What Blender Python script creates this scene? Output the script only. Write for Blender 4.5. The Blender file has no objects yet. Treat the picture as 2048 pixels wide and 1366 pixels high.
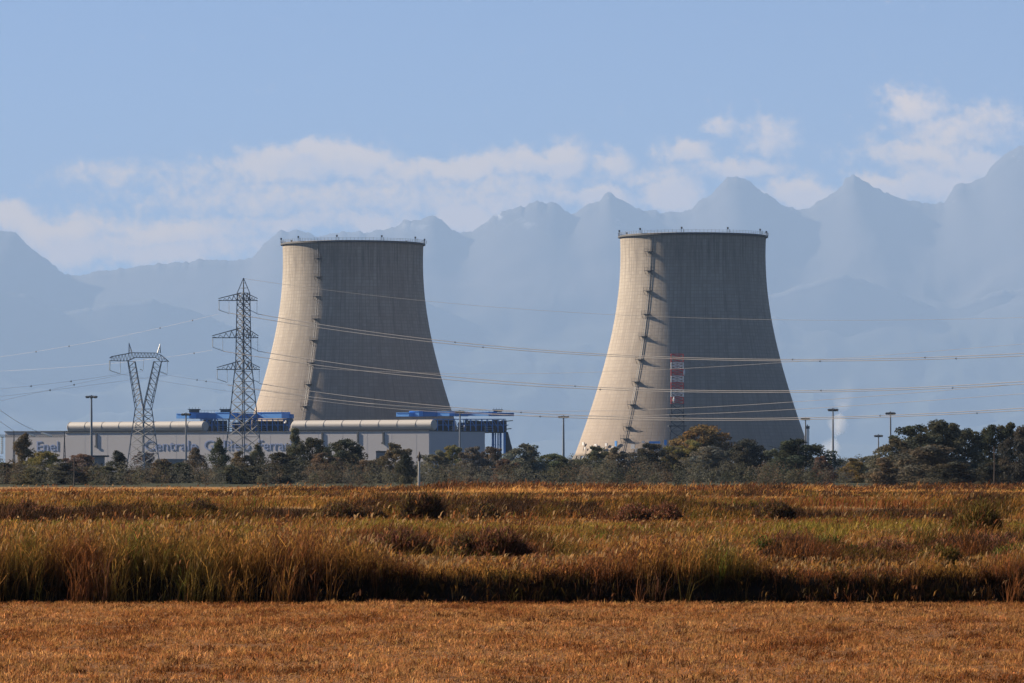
import bpy, math, random
import numpy as np
from mathutils import Vector

rad = math.radians
S = bpy.context.scene
COL = S.collection
F, HY, CH = 9400.0, 935.0, 2.7      # focal length in photo pixels, horizon row, eye height

# ------------------------------------------------------------------ camera
cam_data = bpy.data.cameras.new("camera")
cam = bpy.data.objects.new("camera", cam_data)
COL.objects.link(cam)
cam.location = (0, 0, CH)
cam.rotation_euler = (rad(90), 0, 0)
cam_data.sensor_width = 36
cam_data.lens = 36 * F / 2048
cam_data.shift_y = (HY - 683) / 2048
cam_data.clip_start = 0.5
cam_data.clip_end = 300000
S.camera = cam

# ------------------------------------------------------------------ light
SUN_EL = rad(29)
SUN_H = Vector((-0.905, 0.425, 0)).normalized()
sun_dir = SUN_H * math.cos(SUN_EL) + Vector((0, 0, math.sin(SUN_EL)))
sl = bpy.data.lights.new("sun", 'SUN')
sl.energy = 5.0
sl.angle = rad(0.53)
sl.color = (1.0, 0.85, 0.66)
sun = bpy.data.objects.new("sun", sl)
COL.objects.link(sun)
sun.rotation_euler = sun_dir.to_track_quat('Z', 'Y').to_euler()

S.view_settings.view_transform = 'Standard'
S.view_settings.look = 'None'
S.view_settings.exposure = 1.45
S.view_settings.gamma = 1.0
S.cycles.max_bounces = 5
S.cycles.diffuse_bounces = 3
S.cycles.transmission_bounces = 4
S.cycles.volume_bounces = 2
S.cycles.use_denoising = True

world = bpy.data.worlds.new("World")
S.world = world
world.use_nodes = True


class NT:
    """small helper for node trees"""
    def __init__(s, tree):
        s.t = tree
        s.t.nodes.clear()

    def n(s, kind, **kw):
        nd = s.t.nodes.new(kind)
        for k, v in kw.items():
            setattr(nd, k, v)
        return nd

    def l(s, a, b):
        s.t.links.new(a, b)

    def m(s, op, a, b=None, c=None, clamp=False):
        nd = s.t.nodes.new('ShaderNodeMath')
        nd.operation = op
        nd.use_clamp = clamp
        for i, v in enumerate((a, b, c)):
            if v is None:
                continue
            if isinstance(v, (int, float)):
                nd.inputs[i].default_value = v
            else:
                s.t.links.new(v, nd.inputs[i])
        return nd.outputs[0]

    def mixc(s, f, a, b, blend='MIX'):
        nd = s.t.nodes.new('ShaderNodeMix')
        nd.data_type = 'RGBA'
        nd.blend_type = blend
        for i, v in ((0, f), (6, a), (7, b)):
            if isinstance(v, (int, float)):
                nd.inputs[i].default_value = v
            elif isinstance(v, tuple):
                nd.inputs[i].default_value = (*v, 1) if len(v) == 3 else v
            else:
                s.t.links.new(v, nd.inputs[i])
        return nd.outputs[2]

    def noise(s, vec, scale, detail=4, rough=0.55):
        nd = s.t.nodes.new('ShaderNodeTexNoise')
        nd.inputs['Scale'].default_value = scale
        nd.inputs['Detail'].default_value = detail
        nd.inputs['Roughness'].default_value = rough
        if vec is not None:
            s.t.links.new(vec, nd.inputs['Vector'])
        return nd.outputs['Fac']

    def ramp(s, v, lo, hi):
        nd = s.t.nodes.new('ShaderNodeMapRange')
        nd.interpolation_type = 'SMOOTHSTEP'
        nd.inputs[1].default_value = lo
        nd.inputs[2].default_value = hi
        s.t.links.new(v, nd.inputs[0])
        return nd.outputs[0]


def build_world():
    w = NT(world.node_tree)
    out = w.n('ShaderNodeOutputWorld')
    sky = w.n('ShaderNodeTexSky', sky_type='NISHITA')
    sky.sun_disc = False
    sky.sun_elevation = SUN_EL
    sky.sun_rotation = math.atan2(SUN_H.x, SUN_H.y)
    sky.altitude = 150
    sky.air_density = 0.38
    sky.dust_density = 0.0
    sky.ozone_density = 4.0
    bg = w.n('ShaderNodeBackground')
    bg.inputs[1].default_value = 0.05
    w.l(sky.outputs[0], bg.inputs[0])
    # clouds: banks of cumulus standing beyond the mountains, by direction from the ground
    tc = w.n('ShaderNodeTexCoord')
    sp = w.n('ShaderNodeSeparateXYZ')
    w.l(tc.outputs['Generated'], sp.inputs[0])
    yy = w.m('MAXIMUM', sp.outputs[1], 0.05)
    u = w.m('MULTIPLY', w.m('DIVIDE', sp.outputs[0], yy), 94.0)       # hundreds of "pixels" east
    v = w.m('MULTIPLY', w.m('DIVIDE', sp.outputs[2], yy), 94.0)       # the same above the horizon
    cv = w.n('ShaderNodeCombineXYZ')
    w.l(u, cv.inputs[0])
    w.l(v, cv.inputs[1])
    warp = w.noise(cv.outputs[0], 0.9, 5, 0.6)
    warp2 = w.noise(cv.outputs[0], 2.6, 6, 0.62)
    uu = w.m('ADD', u, w.m('MULTIPLY', w.m('SUBTRACT', warp2, 0.5), 0.5))
    vv = w.m('ADD', v, w.m('MULTIPLY', w.m('SUBTRACT', warp, 0.5), 0.9))
    blobs = [(210, 350, 110, 30, .45), (400, 355, 130, 30, .4), (560, 330, 130, 34, .75), (640, 312, 70, 26, .95),
             (720, 322, 70, 30, .9), (800, 348, 90, 28, .6), (930, 335, 120, 24, .85), (1060, 325, 70, 26, .8),
             (1125, 318, 44, 34, 1.0), (600, 395, 380, 44, .5), (1000, 380, 220, 40, .5), (1230, 325, 38, 26, .7), (1370, 308, 50, 24, .85),
             (1480, 332, 90, 22, .75), (1440, 252, 36, 22, .55), (1540, 270, 60, 34, .55), (1825, 208, 60, 36, .68),
             (1900, 262, 120, 50, .55), (1995, 250, 80, 40, .42), (1850, 310, 150, 30, .6), (1960, 330, 110, 34, .7),
             (20, 432, 70, 28, .85), (110, 460, 100, 36, .85), (150, 505, 90, 36, .75), (340, 462, 210, 30, .7),
             (320, 505, 130, 30, .7), (560, 450, 120, 22, .6), (930, 440, 60, 34, .85), (740, 450, 70, 24, .7), (1190, 395, 80, 22, .75),
             (1340, 385, 60, 32, .85), (1600, 385, 62, 34, 1.0), (1760, 372, 70, 24, .8), (1880, 372, 130, 34, .7), (1300, 350, 120, 20, .5), (480, 400, 260, 40, .45), (850, 400, 300, 45, .5), (230, 475, 260, 50, .5), (430, 490, 150, 30, .5), (700, 440, 200, 30, .5), (1000, 400, 160, 40, .5), (1900, 340, 160, 50, .5)]
    tot = None
    lit = None
    for (bx, by, rx, ry, a) in blobs:
        du = w.m('MULTIPLY', w.m('SUBTRACT', uu, (bx - 1024) / 100), 100 / rx)
        dv = w.m('MULTIPLY', w.m('SUBTRACT', vv, (HY - by) / 100), 100 / ry)
        d2 = w.m('ADD', w.m('MULTIPLY', du, du), w.m('MULTIPLY', dv, dv))
        g = w.m('MULTIPLY', w.m('EXPONENT', w.m('MULTIPLY', d2, -0.8)), a)
        tot = g if tot is None else w.m('MAXIMUM', tot, g)
        h = w.m('MULTIPLY', g, w.m('ADD', dv, w.m('MULTIPLY', du, -0.3)))
        lit = h if lit is None else w.m('ADD', lit, h)
    dens = w.m('ADD', tot, w.m('MULTIPLY', w.m('SUBTRACT', warp2, 0.5), 0.75))
    warp3 = w.noise(cv.outputs[0], 7.0, 5, 0.6)
    dens = w.m('ADD', dens, w.m('MULTIPLY', w.m('SUBTRACT', warp3, 0.5), 0.45))
    mask = w.ramp(dens, 0.08, 0.66)
    front = w.m('GREATER_THAN', sp.outputs[1], 0.3)
    mask = w.m('MULTIPLY', mask, front)
    tone = w.ramp(w.m('ADD', lit, w.m('MULTIPLY', w.m('SUBTRACT', warp2, 0.5), 1.2)), -0.25, 0.55)
    ccol = w.mixc(tone, (0.86, 0.68, 0.58), (1.10, 0.79, 0.51))  # sunlit tops and shaded undersides painted into the cloud colour
    cb = w.n('ShaderNodeBackground')
    cb.inputs[1].default_value = CLOUD
    w.l(ccol, cb.inputs[0])
    mx = w.n('ShaderNodeMixShader')
    w.l(mask, mx.inputs[0])
    w.l(bg.outputs[0], mx.inputs[1])
    w.l(cb.outputs[0], mx.inputs[2])
    w.l(mx.outputs[0], out.inputs[0])


CLOUD = 0.57
build_world()

# ------------------------------------------------------------------ helpers
def P(px, py, d):
    """point seen at photo pixel (px, py) at distance d"""
    return Vector(((px - 1024) / F * d, d, CH + (HY - py) / F * d))


def tag(o, label=None, cat=None, group=None, kind=None):
    if label: o['label'] = label
    if cat: o['category'] = cat
    if group: o['group'] = group
    if kind: o['kind'] = kind
    return o


def link(name, me, parent=None, loc=None):
    o = bpy.data.objects.new(name, me)
    COL.objects.link(o)
    if parent: o.parent = parent
    if loc is not None: o.location = loc
    return o


def empty(name, loc, label, cat, group=None):
    o = link(name, None, None, loc)
    o.empty_display_size = 1
    return tag(o, label, cat, group)


class MB:
    def __init__(s):
        s.v, s.f, s.mi = [], [], []

    def add(s, verts, faces, mi=0):
        b = len(s.v)
        s.v += [tuple(p) for p in verts]
        s.f += [tuple(b + i for i in f) for f in faces]
        s.mi += [mi] * len(faces)

    def box(s, c, size, ax=None, mi=0):
        c = Vector(c)
        X, Y, Z = ax or (Vector((1, 0, 0)), Vector((0, 1, 0)), Vector((0, 0, 1)))
        hx, hy, hz = X * size[0] / 2, Y * size[1] / 2, Z * size[2] / 2
        vs = [c + a * hx + b * hy + d * hz for d in (-1, 1) for a, b in ((-1, -1), (1, -1), (1, 1), (-1, 1))]
        s.add(vs, [(3, 2, 1, 0), (4, 5, 6, 7), (0, 1, 5, 4), (1, 2, 6, 5), (2, 3, 7, 6), (3, 0, 4, 7)], mi)

    def bar(s, a, b, w, w2=None, n=4, mi=0):
        a, b = Vector(a), Vector(b)
        d = b - a
        if d.length < 1e-6: return
        d.normalize()
        up = Vector((0, 0, 1)) if abs(d.z) < 0.95 else Vector((1, 0, 0))
        x = d.cross(up).normalized()
        y = d.cross(x)
        w2 = w if w2 is None else w2
        vs = []
        for p, r in ((a, w / 2), (b, w2 / 2)):
            for k in range(n):
                t = 2 * math.pi * (k + .5) / n
                vs.append(p + (x * math.cos(t) + y * math.sin(t)) * r)
        fs = [(k, (k + 1) % n, n + (k + 1) % n, n + k) for k in range(n)]
        fs += [tuple(range(n - 1, -1, -1)), tuple(range(n, 2 * n))]
        s.add(vs, fs, mi)

    def tube(s, pts, r, n=4):
        b = len(s.v)
        pts = [Vector(p) for p in pts]
        for i, p in enumerate(pts):
            d = (pts[min(i + 1, len(pts) - 1)] - pts[max(i - 1, 0)]).normalized()
            up = Vector((0, 0, 1)) if abs(d.z) < 0.95 else Vector((1, 0, 0))
            x = d.cross(up).normalized()
            y = d.cross(x)
            rr = r[i] if hasattr(r, '__len__') else r
            for k in range(n):
                t = 2 * math.pi * k / n
                s.v.append(tuple(p + (x * math.cos(t) + y * math.sin(t)) * rr))
        for i in range(len(pts) - 1):
            for k in range(n):
                s.f.append((b + i * n + k, b + i * n + (k + 1) % n, b + (i + 1) * n + (k + 1) % n, b + (i + 1) * n + k))
                s.mi.append(0)
        s.f.append(tuple(b + k for k in range(n - 1, -1, -1))); s.mi.append(0)
        e = b + (len(pts) - 1) * n
        s.f.append(tuple(e + k for k in range(n))); s.mi.append(0)

    def build(s, name, mats, parent=None, loc=None, smooth=False):
        me = bpy.data.meshes.new(name)
        me.from_pydata(s.v, [], s.f)
        for m in (mats if isinstance(mats, (list, tuple)) else [mats]):
            me.materials.append(m)
        if any(s.mi): me.polygons.foreach_set('material_index', s.mi)
        if smooth: me.polygons.foreach_set('use_smooth', [True] * len(me.polygons))
        me.update()
        return link(name, me, parent, loc)


def mesh_np(name, V, faces_q, mat, col=None, tri=None):
    """fast mesh from numpy arrays: quads (n,4), tris (m,3), colour per vertex"""
    me = bpy.data.meshes.new(name)
    nq = 0 if faces_q is None else len(faces_q)
    nt = 0 if tri is None else len(tri)
    me.vertices.add(len(V))
    me.vertices.foreach_set('co', np.asarray(V, np.float32).ravel())
    idx = []
    if nq: idx.append(np.asarray(faces_q).ravel())
    if nt: idx.append(np.asarray(tri).ravel())
    idx = np.concatenate(idx).astype(np.int32)
    me.loops.add(len(idx))
    me.loops.foreach_set('vertex_index', idx)
    me.polygons.add(nq + nt)
    st = np.concatenate([np.arange(nq) * 4, nq * 4 + np.arange(nt) * 3]).astype(np.int32)
    me.polygons.foreach_set('loop_start', st)
    if col is not None:
        a = me.color_attributes.new('tint', 'FLOAT_COLOR', 'POINT')
        c = np.ones((len(V), 4), np.float32)
        c[:, :3] = col
        a.data.foreach_set('color', c.ravel())
    me.materials.append(mat)
    me.update(calc_edges=True)
    return me


def smooth_noise(x, y, seed, scale):
    r = np.random.default_rng(seed)
    tab = r.uniform(0, 1, (256, 256))
    u, v = x / scale, y / scale
    i, j = np.floor(u).astype(int), np.floor(v).astype(int)
    fu, fv = u - i, v - j
    fu, fv = fu * fu * (3 - 2 * fu), fv * fv * (3 - 2 * fv)
    g = lambda a, b: tab[a % 256, b % 256]
    return (g(i, j) * (1 - fu) + g(i + 1, j) * fu) * (1 - fv) + (g(i, j + 1) * (1 - fu) + g(i + 1, j + 1) * fu) * fv


# ------------------------------------------------------------------ materials
def mat(name, col, rough=0.8, metal=0.0, var=0.12, scale=0.4, bump=0.0):
    m = bpy.data.materials.new(name)
    m.use_nodes = True
    t = NT(m.node_tree)
    o = t.n('ShaderNodeOutputMaterial')
    p = t.n('ShaderNodeBsdfPrincipled')
    t.l(p.outputs[0], o.inputs[0])
    tc = t.n('ShaderNodeTexCoord')
    nz = t.noise(tc.outputs['Object'], scale, 6, 0.6)
    c = t.mixc(nz, tuple(x * (1 - var) for x in col), tuple(min(1, x * (1 + var)) for x in col))
    t.l(c, p.inputs['Base Color'])
    p.inputs['Roughness'].default_value = rough
    p.inputs['Metallic'].default_value = metal
    if bump:
        b = t.n('ShaderNodeBump')
        b.inputs['Strength'].default_value = bump
        t.l(nz, b.inputs['Height'])
        t.l(b.outputs[0], p.inputs['Normal'])
    return m


def mat_concrete():
    m = bpy.data.materials.new('tower_concrete')
    m.use_nodes = True
    t = NT(m.node_tree)
    o = t.n('ShaderNodeOutputMaterial')
    p = t.n('ShaderNodeBsdfPrincipled')
    t.l(p.outputs[0], o.inputs[0])
    uv = t.n('ShaderNodeUVMap', uv_map='UVMap')
    br = t.n('ShaderNodeTexBrick')
    t.l(uv.outputs[0], br.inputs['Vector'])
    br.offset = 0.0
    br.inputs['Color1'].default_value = (0.31, 0.27, 0.226, 1)
    br.inputs['Color2'].default_value = (0.365, 0.32, 0.268, 1)
    br.inputs['Mortar'].default_value = (0.223, 0.191, 0.162, 1)
    br.inputs['Scale'].default_value = 1.0
    br.inputs['Mortar Size'].default_value = 0.12
    br.inputs['Mortar Smooth'].default_value = 0.8
    br.inputs['Brick Width'].default_value = 1.9
    br.inputs['Row Height'].default_value = 1.45
    mp = t.n('ShaderNodeMapping')
    mp.inputs['Scale'].default_value = (0.35, 0.02, 1)
    t.l(uv.outputs[0], mp.inputs[0])
    streak = t.noise(mp.outputs[0], 1.0, 5, 0.65)
    blot = t.noise(uv.outputs[0], 0.06, 6, 0.6)
    band_map = t.n('ShaderNodeMapping')
    band_map.inputs['Scale'].default_value = (0.01, 0.35, 1)
    t.l(uv.outputs[0], band_map.inputs[0])
    band = t.noise(band_map.outputs[0], 1.0, 3, 0.6)
    c = t.mixc(t.ramp(streak, 0.42, 0.75), br.outputs[0], (0.216, 0.187, 0.158))
    c = t.mixc(0.7, br.outputs[0], c)
    fine_map = t.n('ShaderNodeMapping')
    fine_map.inputs['Scale'].default_value = (1.1, 0.05, 1)
    t.l(uv.outputs[0], fine_map.inputs[0])
    fine = t.noise(fine_map.outputs[0], 1.0, 4, 0.7)
    c = t.mixc(t.m('MULTIPLY', t.ramp(fine, 0.46, 0.76), 0.65), c, (0.144, 0.122, 0.108))
    c = t.mixc(t.m('MULTIPLY', t.ramp(blot, 0.45, 0.75), 0.45), c, (0.238, 0.202, 0.166))
    c = t.mixc(t.m('MULTIPLY', t.ramp(band, 0.5, 0.7), 0.3), c, (0.259, 0.216, 0.180))
    spu = t.n('ShaderNodeSeparateXYZ')
    t.l(uv.outputs[0], spu.inputs[0])
    rim = t.m('MULTIPLY', t.ramp(t.m('ADD', spu.outputs[1], t.m('MULTIPLY', streak, 30.0)), 92.0, 116.0), t.m('MULTIPLY', t.ramp(fine, 0.35, 0.65), 0.55))
    c = t.mixc(rim, c, (0.11, 0.095, 0.085))
    low = t.m('SUBTRACT', 1.0, t.ramp(t.m('ADD', spu.outputs[1], t.m('MULTIPLY', t.m('SUBTRACT', blot, 0.5), 50.0)), 5.0, 85.0))
    c = t.mixc(t.m('MULTIPLY', low, 0.6), c, (0.216, 0.169, 0.137))
    t.l(c, p.inputs['Base Color'])
    p.inputs['Roughness'].default_value = 0.9
    b = t.n('ShaderNodeBump')
    b.inputs['Strength'].default_value = 0.25
    b.inputs['Distance'].default_value = 0.2
    t.l(br.outputs['Fac'], b.inputs['Height'])
    b.invert = True
    t.l(b.outputs[0], p.inputs['Normal'])
    return m


def mat_leaf(name, objcol=False, trans=0.35):
    """thin foliage: diffuse plus light passing through; tint per blade, optionally times the object's colour"""
    m = bpy.data.materials.new(name)
    m.use_nodes = True
    t = NT(m.node_tree)
    o = t.n('ShaderNodeOutputMaterial')
    at = t.n('ShaderNodeAttribute', attribute_name='tint')
    c = at.outputs['Color']
    if objcol:
        oi = t.n('ShaderNodeObjectInfo')
        c = t.mixc(1.0, c, oi.outputs['Color'], 'MULTIPLY')
    d = t.n('ShaderNodeBsdfDiffuse')
    tr = t.n('ShaderNodeBsdfTranslucent')
    t.l(c, d.inputs[0])
    t.l(c, tr.inputs[0])
    mx = t.n('ShaderNodeMixShader')
    mx.inputs[0].default_value = trans
    t.l(d.outputs[0], mx.inputs[1])
    t.l(tr.outputs[0], mx.inputs[2])
    t.l(mx.outputs[0], o.inputs[0])
    return m


def mat_ground():
    m = bpy.data.materials.new('ground_soil')
    m.use_nodes = True
    t = NT(m.node_tree)
    o = t.n('ShaderNodeOutputMaterial')
    p = t.n('ShaderNodeBsdfPrincipled')
    t.l(p.outputs[0], o.inputs[0])
    g = t.n('ShaderNodeNewGeometry')
    sp = t.n('ShaderNodeSeparateXYZ')
    t.l(g.outputs['Position'], sp.inputs[0])
    n1 = t.noise(g.outputs['Position'], 6.0, 8, 0.7)
    n2 = t.noise(g.outputs['Position'], 0.25, 4, 0.6)
    straw = t.mixc(t.ramp(n1, 0.35, 0.65), (0.065, 0.029, 0.012), (0.216, 0.101, 0.037))
    straw = t.mixc(t.m('MULTIPLY', t.ramp(n2, 0.4, 0.7), 0.4), straw, (0.216, 0.086, 0.029))
    shaded_soil = t.mixc(n1, (0.007, 0.005, 0.004), (0.020, 0.013, 0.008))  # near-black: shade of the ditch and bank painted into the earth colour
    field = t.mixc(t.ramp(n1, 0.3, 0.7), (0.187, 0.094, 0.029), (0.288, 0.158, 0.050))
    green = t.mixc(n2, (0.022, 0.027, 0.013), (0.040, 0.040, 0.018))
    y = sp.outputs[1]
    c = t.mixc(t.m('GREATER_THAN', y, 93.2), straw, shaded_soil)
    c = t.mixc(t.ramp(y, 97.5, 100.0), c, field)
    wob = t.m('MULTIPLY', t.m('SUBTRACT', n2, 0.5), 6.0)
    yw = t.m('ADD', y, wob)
    bank_shade = t.m('MULTIPLY', t.m('GREATER_THAN', yw, 189.5), t.m('LESS_THAN', yw, 194.0))
    c = t.mixc(t.m('MULTIPLY', bank_shade, 0.7), c, (0.036, 0.023, 0.013))  # dark band paints the shade along the far terrace bank
    c = t.mixc(t.ramp(y, 560.0, 640.0), c, green)
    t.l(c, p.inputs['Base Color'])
    p.inputs['Roughness'].default_value = 1.0
    p.inputs['Specular IOR Level'].default_value = 0.1
    b = t.n('ShaderNodeBump')
    b.inputs['Strength'].default_value = 0.6
    b.inputs['Distance'].default_value = 0.05
    t.l(n1, b.inputs['Height'])
    t.l(b.outputs[0], p.inputs['Normal'])
    return m


def mat_mountain():
    m = bpy.data.materials.new('mountain_rock')
    m.use_nodes = True
    t = NT(m.node_tree)
    o = t.n('ShaderNodeOutputMaterial')
    p = t.n('ShaderNodeBsdfPrincipled')
    t.l(p.outputs[0], o.inputs[0])
    g = t.n('ShaderNodeNewGeometry')
    n1 = t.noise(g.outputs['Position'], 0.0009, 8, 0.65)
    sp = t.n('ShaderNodeSeparateXYZ')
    t.l(g.outputs['Position'], sp.inputs[0])
    c = t.mixc(t.ramp(sp.outputs[2], 1200, 2400), (0.045, 0.055, 0.035), (0.11, 0.10, 0.095))
    sn = t.m('MULTIPLY', t.ramp(sp.outputs[2], 3000, 3500), t.ramp(n1, 0.60, 0.66))
    c = t.mixc(sn, c, (0.8, 0.8, 0.8))
    t.l(c, p.inputs['Base Color'])
    p.inputs['Roughness'].default_value = 1.0
    return m


M = {}
M['concrete'] = mat_concrete()
M['grey'] = mat('weathered_concrete', (0.22, 0.205, 0.185), 0.9)
M['darkmetal'] = mat('dark_steel', (0.07, 0.07, 0.075), 0.6, 0.3)
M['galv'] = mat('galvanised_steel', (0.27, 0.28, 0.29), 0.5, 0.5)
M['galvdark'] = mat('dull_galvanised_steel', (0.19, 0.195, 0.205), 0.6, 0.4)
M['wire'] = mat('aluminium_conductor', (0.68, 0.60, 0.52), 0.45, 0.35)
M['glass'] = mat('insulator_glass', (0.62, 0.64, 0.62), 0.25)
M['wall'] = mat('grey_cladding', (0.37, 0.36, 0.375), 0.7, 0, 0.05, 0.05)
M['duct'] = mat('cream_duct_cladding', (0.36, 0.335, 0.31), 0.6, 0, 0.05, 0.2)
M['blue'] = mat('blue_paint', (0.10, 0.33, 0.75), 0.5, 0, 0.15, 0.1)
M['bluedark'] = mat('dark_and_unlit_blue', (0.05, 0.19, 0.48), 0.5, 0, 0.15, 0.1)  # darker blue for frame and columns; on canopies it paints the unlit panels
M['bluetext'] = mat('blue_lettering_paint', (0.19, 0.25, 0.42), 0.6, 0, 0.05)
M['machine'] = mat('dark_machinery', (0.04, 0.046, 0.055), 0.7, 0.1, 0.4, 0.5)
M['red'] = mat('red_paint', (0.45, 0.075, 0.065), 0.5)
M['white'] = mat('white_paint', (0.62, 0.61, 0.60), 0.5, 0, 0.05)
M['wood'] = mat('weathered_wood', (0.11, 0.08, 0.06), 0.9)
M['palewood'] = mat('pale_limewashed_wood', (0.45, 0.42, 0.38), 0.9)
M['bark'] = mat('bark', (0.07, 0.055, 0.045), 0.95)
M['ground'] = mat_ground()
M['mountain'] = mat_mountain()
M['leaf'] = mat_leaf('tree_leaves', True, 0.3)
M['grass'] = mat_leaf('dry_grass_blades', False, 0.6)

# ------------------------------------------------------------------ ground
def ground_z(x, y):
    """stubble field, a shallow ditch, a bank up to the next terrace, then back down towards the plant"""
    z = np.zeros_like(y)
    bank = np.interp(y, [0, 93.0, 93.5, 94.3, 94.95, 96.6, 98.5, 190, 193.5, 198, 300, 425, 700, 1e6], [0, 0, -0.3, -0.3, 0.46, 0.62, 0.66, 0.62, 1.0, 1.05, 0.86, 0.55, 0.0, 0.0])
    und = 0.05 * np.sin(x * 0.8 + y * 0.13) * np.sin(y * 0.31) * ((y > 97) & (y < 600))
    return z + bank + und


def build_ground():
    ys = np.concatenate([np.linspace(-60, 40, 6), np.arange(44, 92, 2.0), np.arange(92, 100, 0.17), np.arange(100, 189, 3.0), np.arange(189, 200, 0.5), np.arange(200, 240, 3.0),
                         np.linspace(243, 720, 60), np.linspace(760, 3000, 20), np.array([4500, 8000, 16000, 30000, 64000])])
    xs = np.concatenate([[-42000, -20000, -8000, -3000, -1000, -300, -120, -60], np.arange(-40, 40.1, 1.0), [60, 120, 300, 1000, 3000, 8000, 20000, 42000]])
    X, Y = np.meshgrid(xs, ys)
    Z = ground_z(X, Y)
    V = np.stack([X, Y, Z], -1).reshape(-1, 3)
    nx, ny = len(xs), len(ys)
    i = np.arange(nx - 1)[None, :] + nx * np.arange(ny - 1)[:, None]
    q = np.stack([i, i + 1, i + nx + 1, i + nx], -1).reshape(-1, 4)
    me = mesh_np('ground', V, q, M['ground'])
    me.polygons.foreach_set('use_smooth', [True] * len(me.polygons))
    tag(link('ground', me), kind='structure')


build_ground()

# ------------------------------------------------------------------ mountains
def fbm(x, seed, octs=6, base=1.0):
    r = np.random.default_rng(seed)
    y = np.zeros_like(x)
    a, f = 1.0, base
    for _ in range(octs):
        ph = r.uniform(0, 100)
        t = x * f + ph
        i0 = np.floor(t).astype(int)
        tab = np.random.default_rng(seed + 7).uniform(-1, 1, 4096)
        u = t - i0
        u = u * u * (3 - 2 * u)
        y += a * (tab[i0 % 4096] * (1 - u) + tab[(i0 + 1) % 4096] * u)
        a *= 0.5
        f *= 2.03
    return y


def mountain(name, pts, d, depth, seed, rough):
    px = np.arange(-700, 2760, 3.0)
    py = np.interp(px, [p[0] for p in pts], [p[1] for p in pts])
    py = py + fbm(px, seed, 5, 1 / 40) * rough + -np.abs(fbm(px, seed + 1, 4, 1 / 16)) * rough * 1.6 + rough * .8
    x = (px - 1024) / F * d
    h = CH + (HY - py) / F * d
    rows = np.concatenate([np.linspace(-1, 0, 44), np.linspace(0.1, 0.6, 5)])
    V = []
    for r in rows:
        t = 1 - abs(r)
        kw = int(3 + abs(r) * 110)
        ker = np.hanning(2 * kw + 1); ker /= ker.sum()
        hs = h if r == 0 else np.convolve(np.pad(h, kw, 'edge'), ker, 'valid')
        u, v = x, np.full_like(x, r * depth * 2.2)
        nz = sum(a * (smooth_noise(u, v, seed + k, sc) - .5) for k, (sc, a) in enumerate(((1500, .55), (700, .3), (320, .16), (150, .08))))
        ridge = 1 - np.abs(nz) * 2
        hh = hs * np.clip(t ** 1.1 + (ridge - .7) * (.17 if name == 'mountains' else .09) * (1 - t) * min(1, t * 4), 0, 0.985 if r != 0 else 1)
        hh = np.minimum(hh, np.minimum(hs, h * 1.5) * (1 - abs(r) ** .75 * .55))
        V.append(np.stack([x, np.full_like(x, d + r * depth), hh - 5], -1))
    V = np.concatenate(V)
    nx, ny = len(px), len(rows)
    i = np.arange(nx - 1)[None, :] + nx * np.arange(ny - 1)[:, None]
    q = np.stack([i, i + 1, i + nx + 1, i + nx], -1).reshape(-1, 4)
    me = mesh_np(name, V, q, M['mountain'])
    tag(link(name, me), kind='structure')


SKY = [(-700, 380), (-300, 420), (-60, 450), (0, 458), (20, 460), (40, 470), (60, 492), (80, 510), (100, 527), (130, 545), (160, 547), (250, 535), (330, 525),
       (440, 517), (490, 520), (505, 515), (525, 490), (545, 475), (560, 460), (575, 462), (600, 460), (615, 463), (630, 474), (660, 466),
       (720, 463), (775, 460), (800, 445), (808, 434), (820, 438), (840, 440), (855, 432), (870, 430), (885, 438), (905, 458), (920, 463),
       (945, 460), (960, 450), (985, 435), (1000, 428), (1025, 418), (1035, 411), (1050, 412), (1065, 405), (1080, 402), (1095, 408),
       (1110, 408), (1130, 423), (1143, 431), (1155, 425), (1180, 408), (1200, 400), (1210, 387), (1218, 382), (1230, 390), (1250, 405),
       (1290, 420), (1320, 424), (1350, 424), (1385, 418), (1400, 402), (1425, 388), (1440, 370), (1455, 354), (1475, 354), (1500, 365),
       (1525, 385), (1535, 385), (1550, 400), (1570, 415), (1600, 418), (1620, 414), (1645, 400), (1665, 385), (1685, 372), (1690, 355),
       (1705, 350), (1720, 353), (1745, 370), (1765, 380), (1800, 393), (1840, 402), (1870, 407), (1890, 403), (1910, 370), (1925, 367),
       (1945, 367), (1970, 350), (1980, 333), (2005, 312), (2040, 290), (2048, 288), (2090, 270), (2200, 320), (2400, 300), (2760, 380)]
mountain('mountains', SKY, 62000, 6000, 11, 2.4)
HILL = [(-700, 560), (-200, 545), (0, 580), (60, 590), (130, 622), (220, 606), (300, 596), (360, 612), (420, 632), (520, 680), (600, 640), (740, 590), (800, 585),
        (848, 600), (900, 625), (960, 650), (1060, 690), (1150, 720), (1300, 690), (1450, 620), (1600, 568), (1680, 548), (1760, 570), (1880, 620), (2000, 580), (2200, 560), (2760, 600)]
mountain('foothills', HILL, 59500, 2000, 23, 2.0)
LOW = [(-700, 860), (0, 870), (300, 880), (700, 875), (1000, 890), (1060, 886), (1100, 879), (1150, 880), (1300, 890), (1600, 893), (1680, 886), (1750, 890), (2048, 880), (2760, 870)]
mountain('low_hills', LOW, 54000, 3000, 31, 1.2)

# ------------------------------------------------------------------ cooling towers
D_R = 2000.0
def tower_r(z):     # hyperboloid fitted to the silhouette (metres)
    k = 4.7
    return math.sqrt((145 / k) ** 2 + (0.467 * (z - (CH + (HY - 510) / k))) ** 2)


Z_TOP = CH + (HY - 471.5) / 4.7
Z_BOT = CH + (HY - 912) / 4.7


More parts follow.
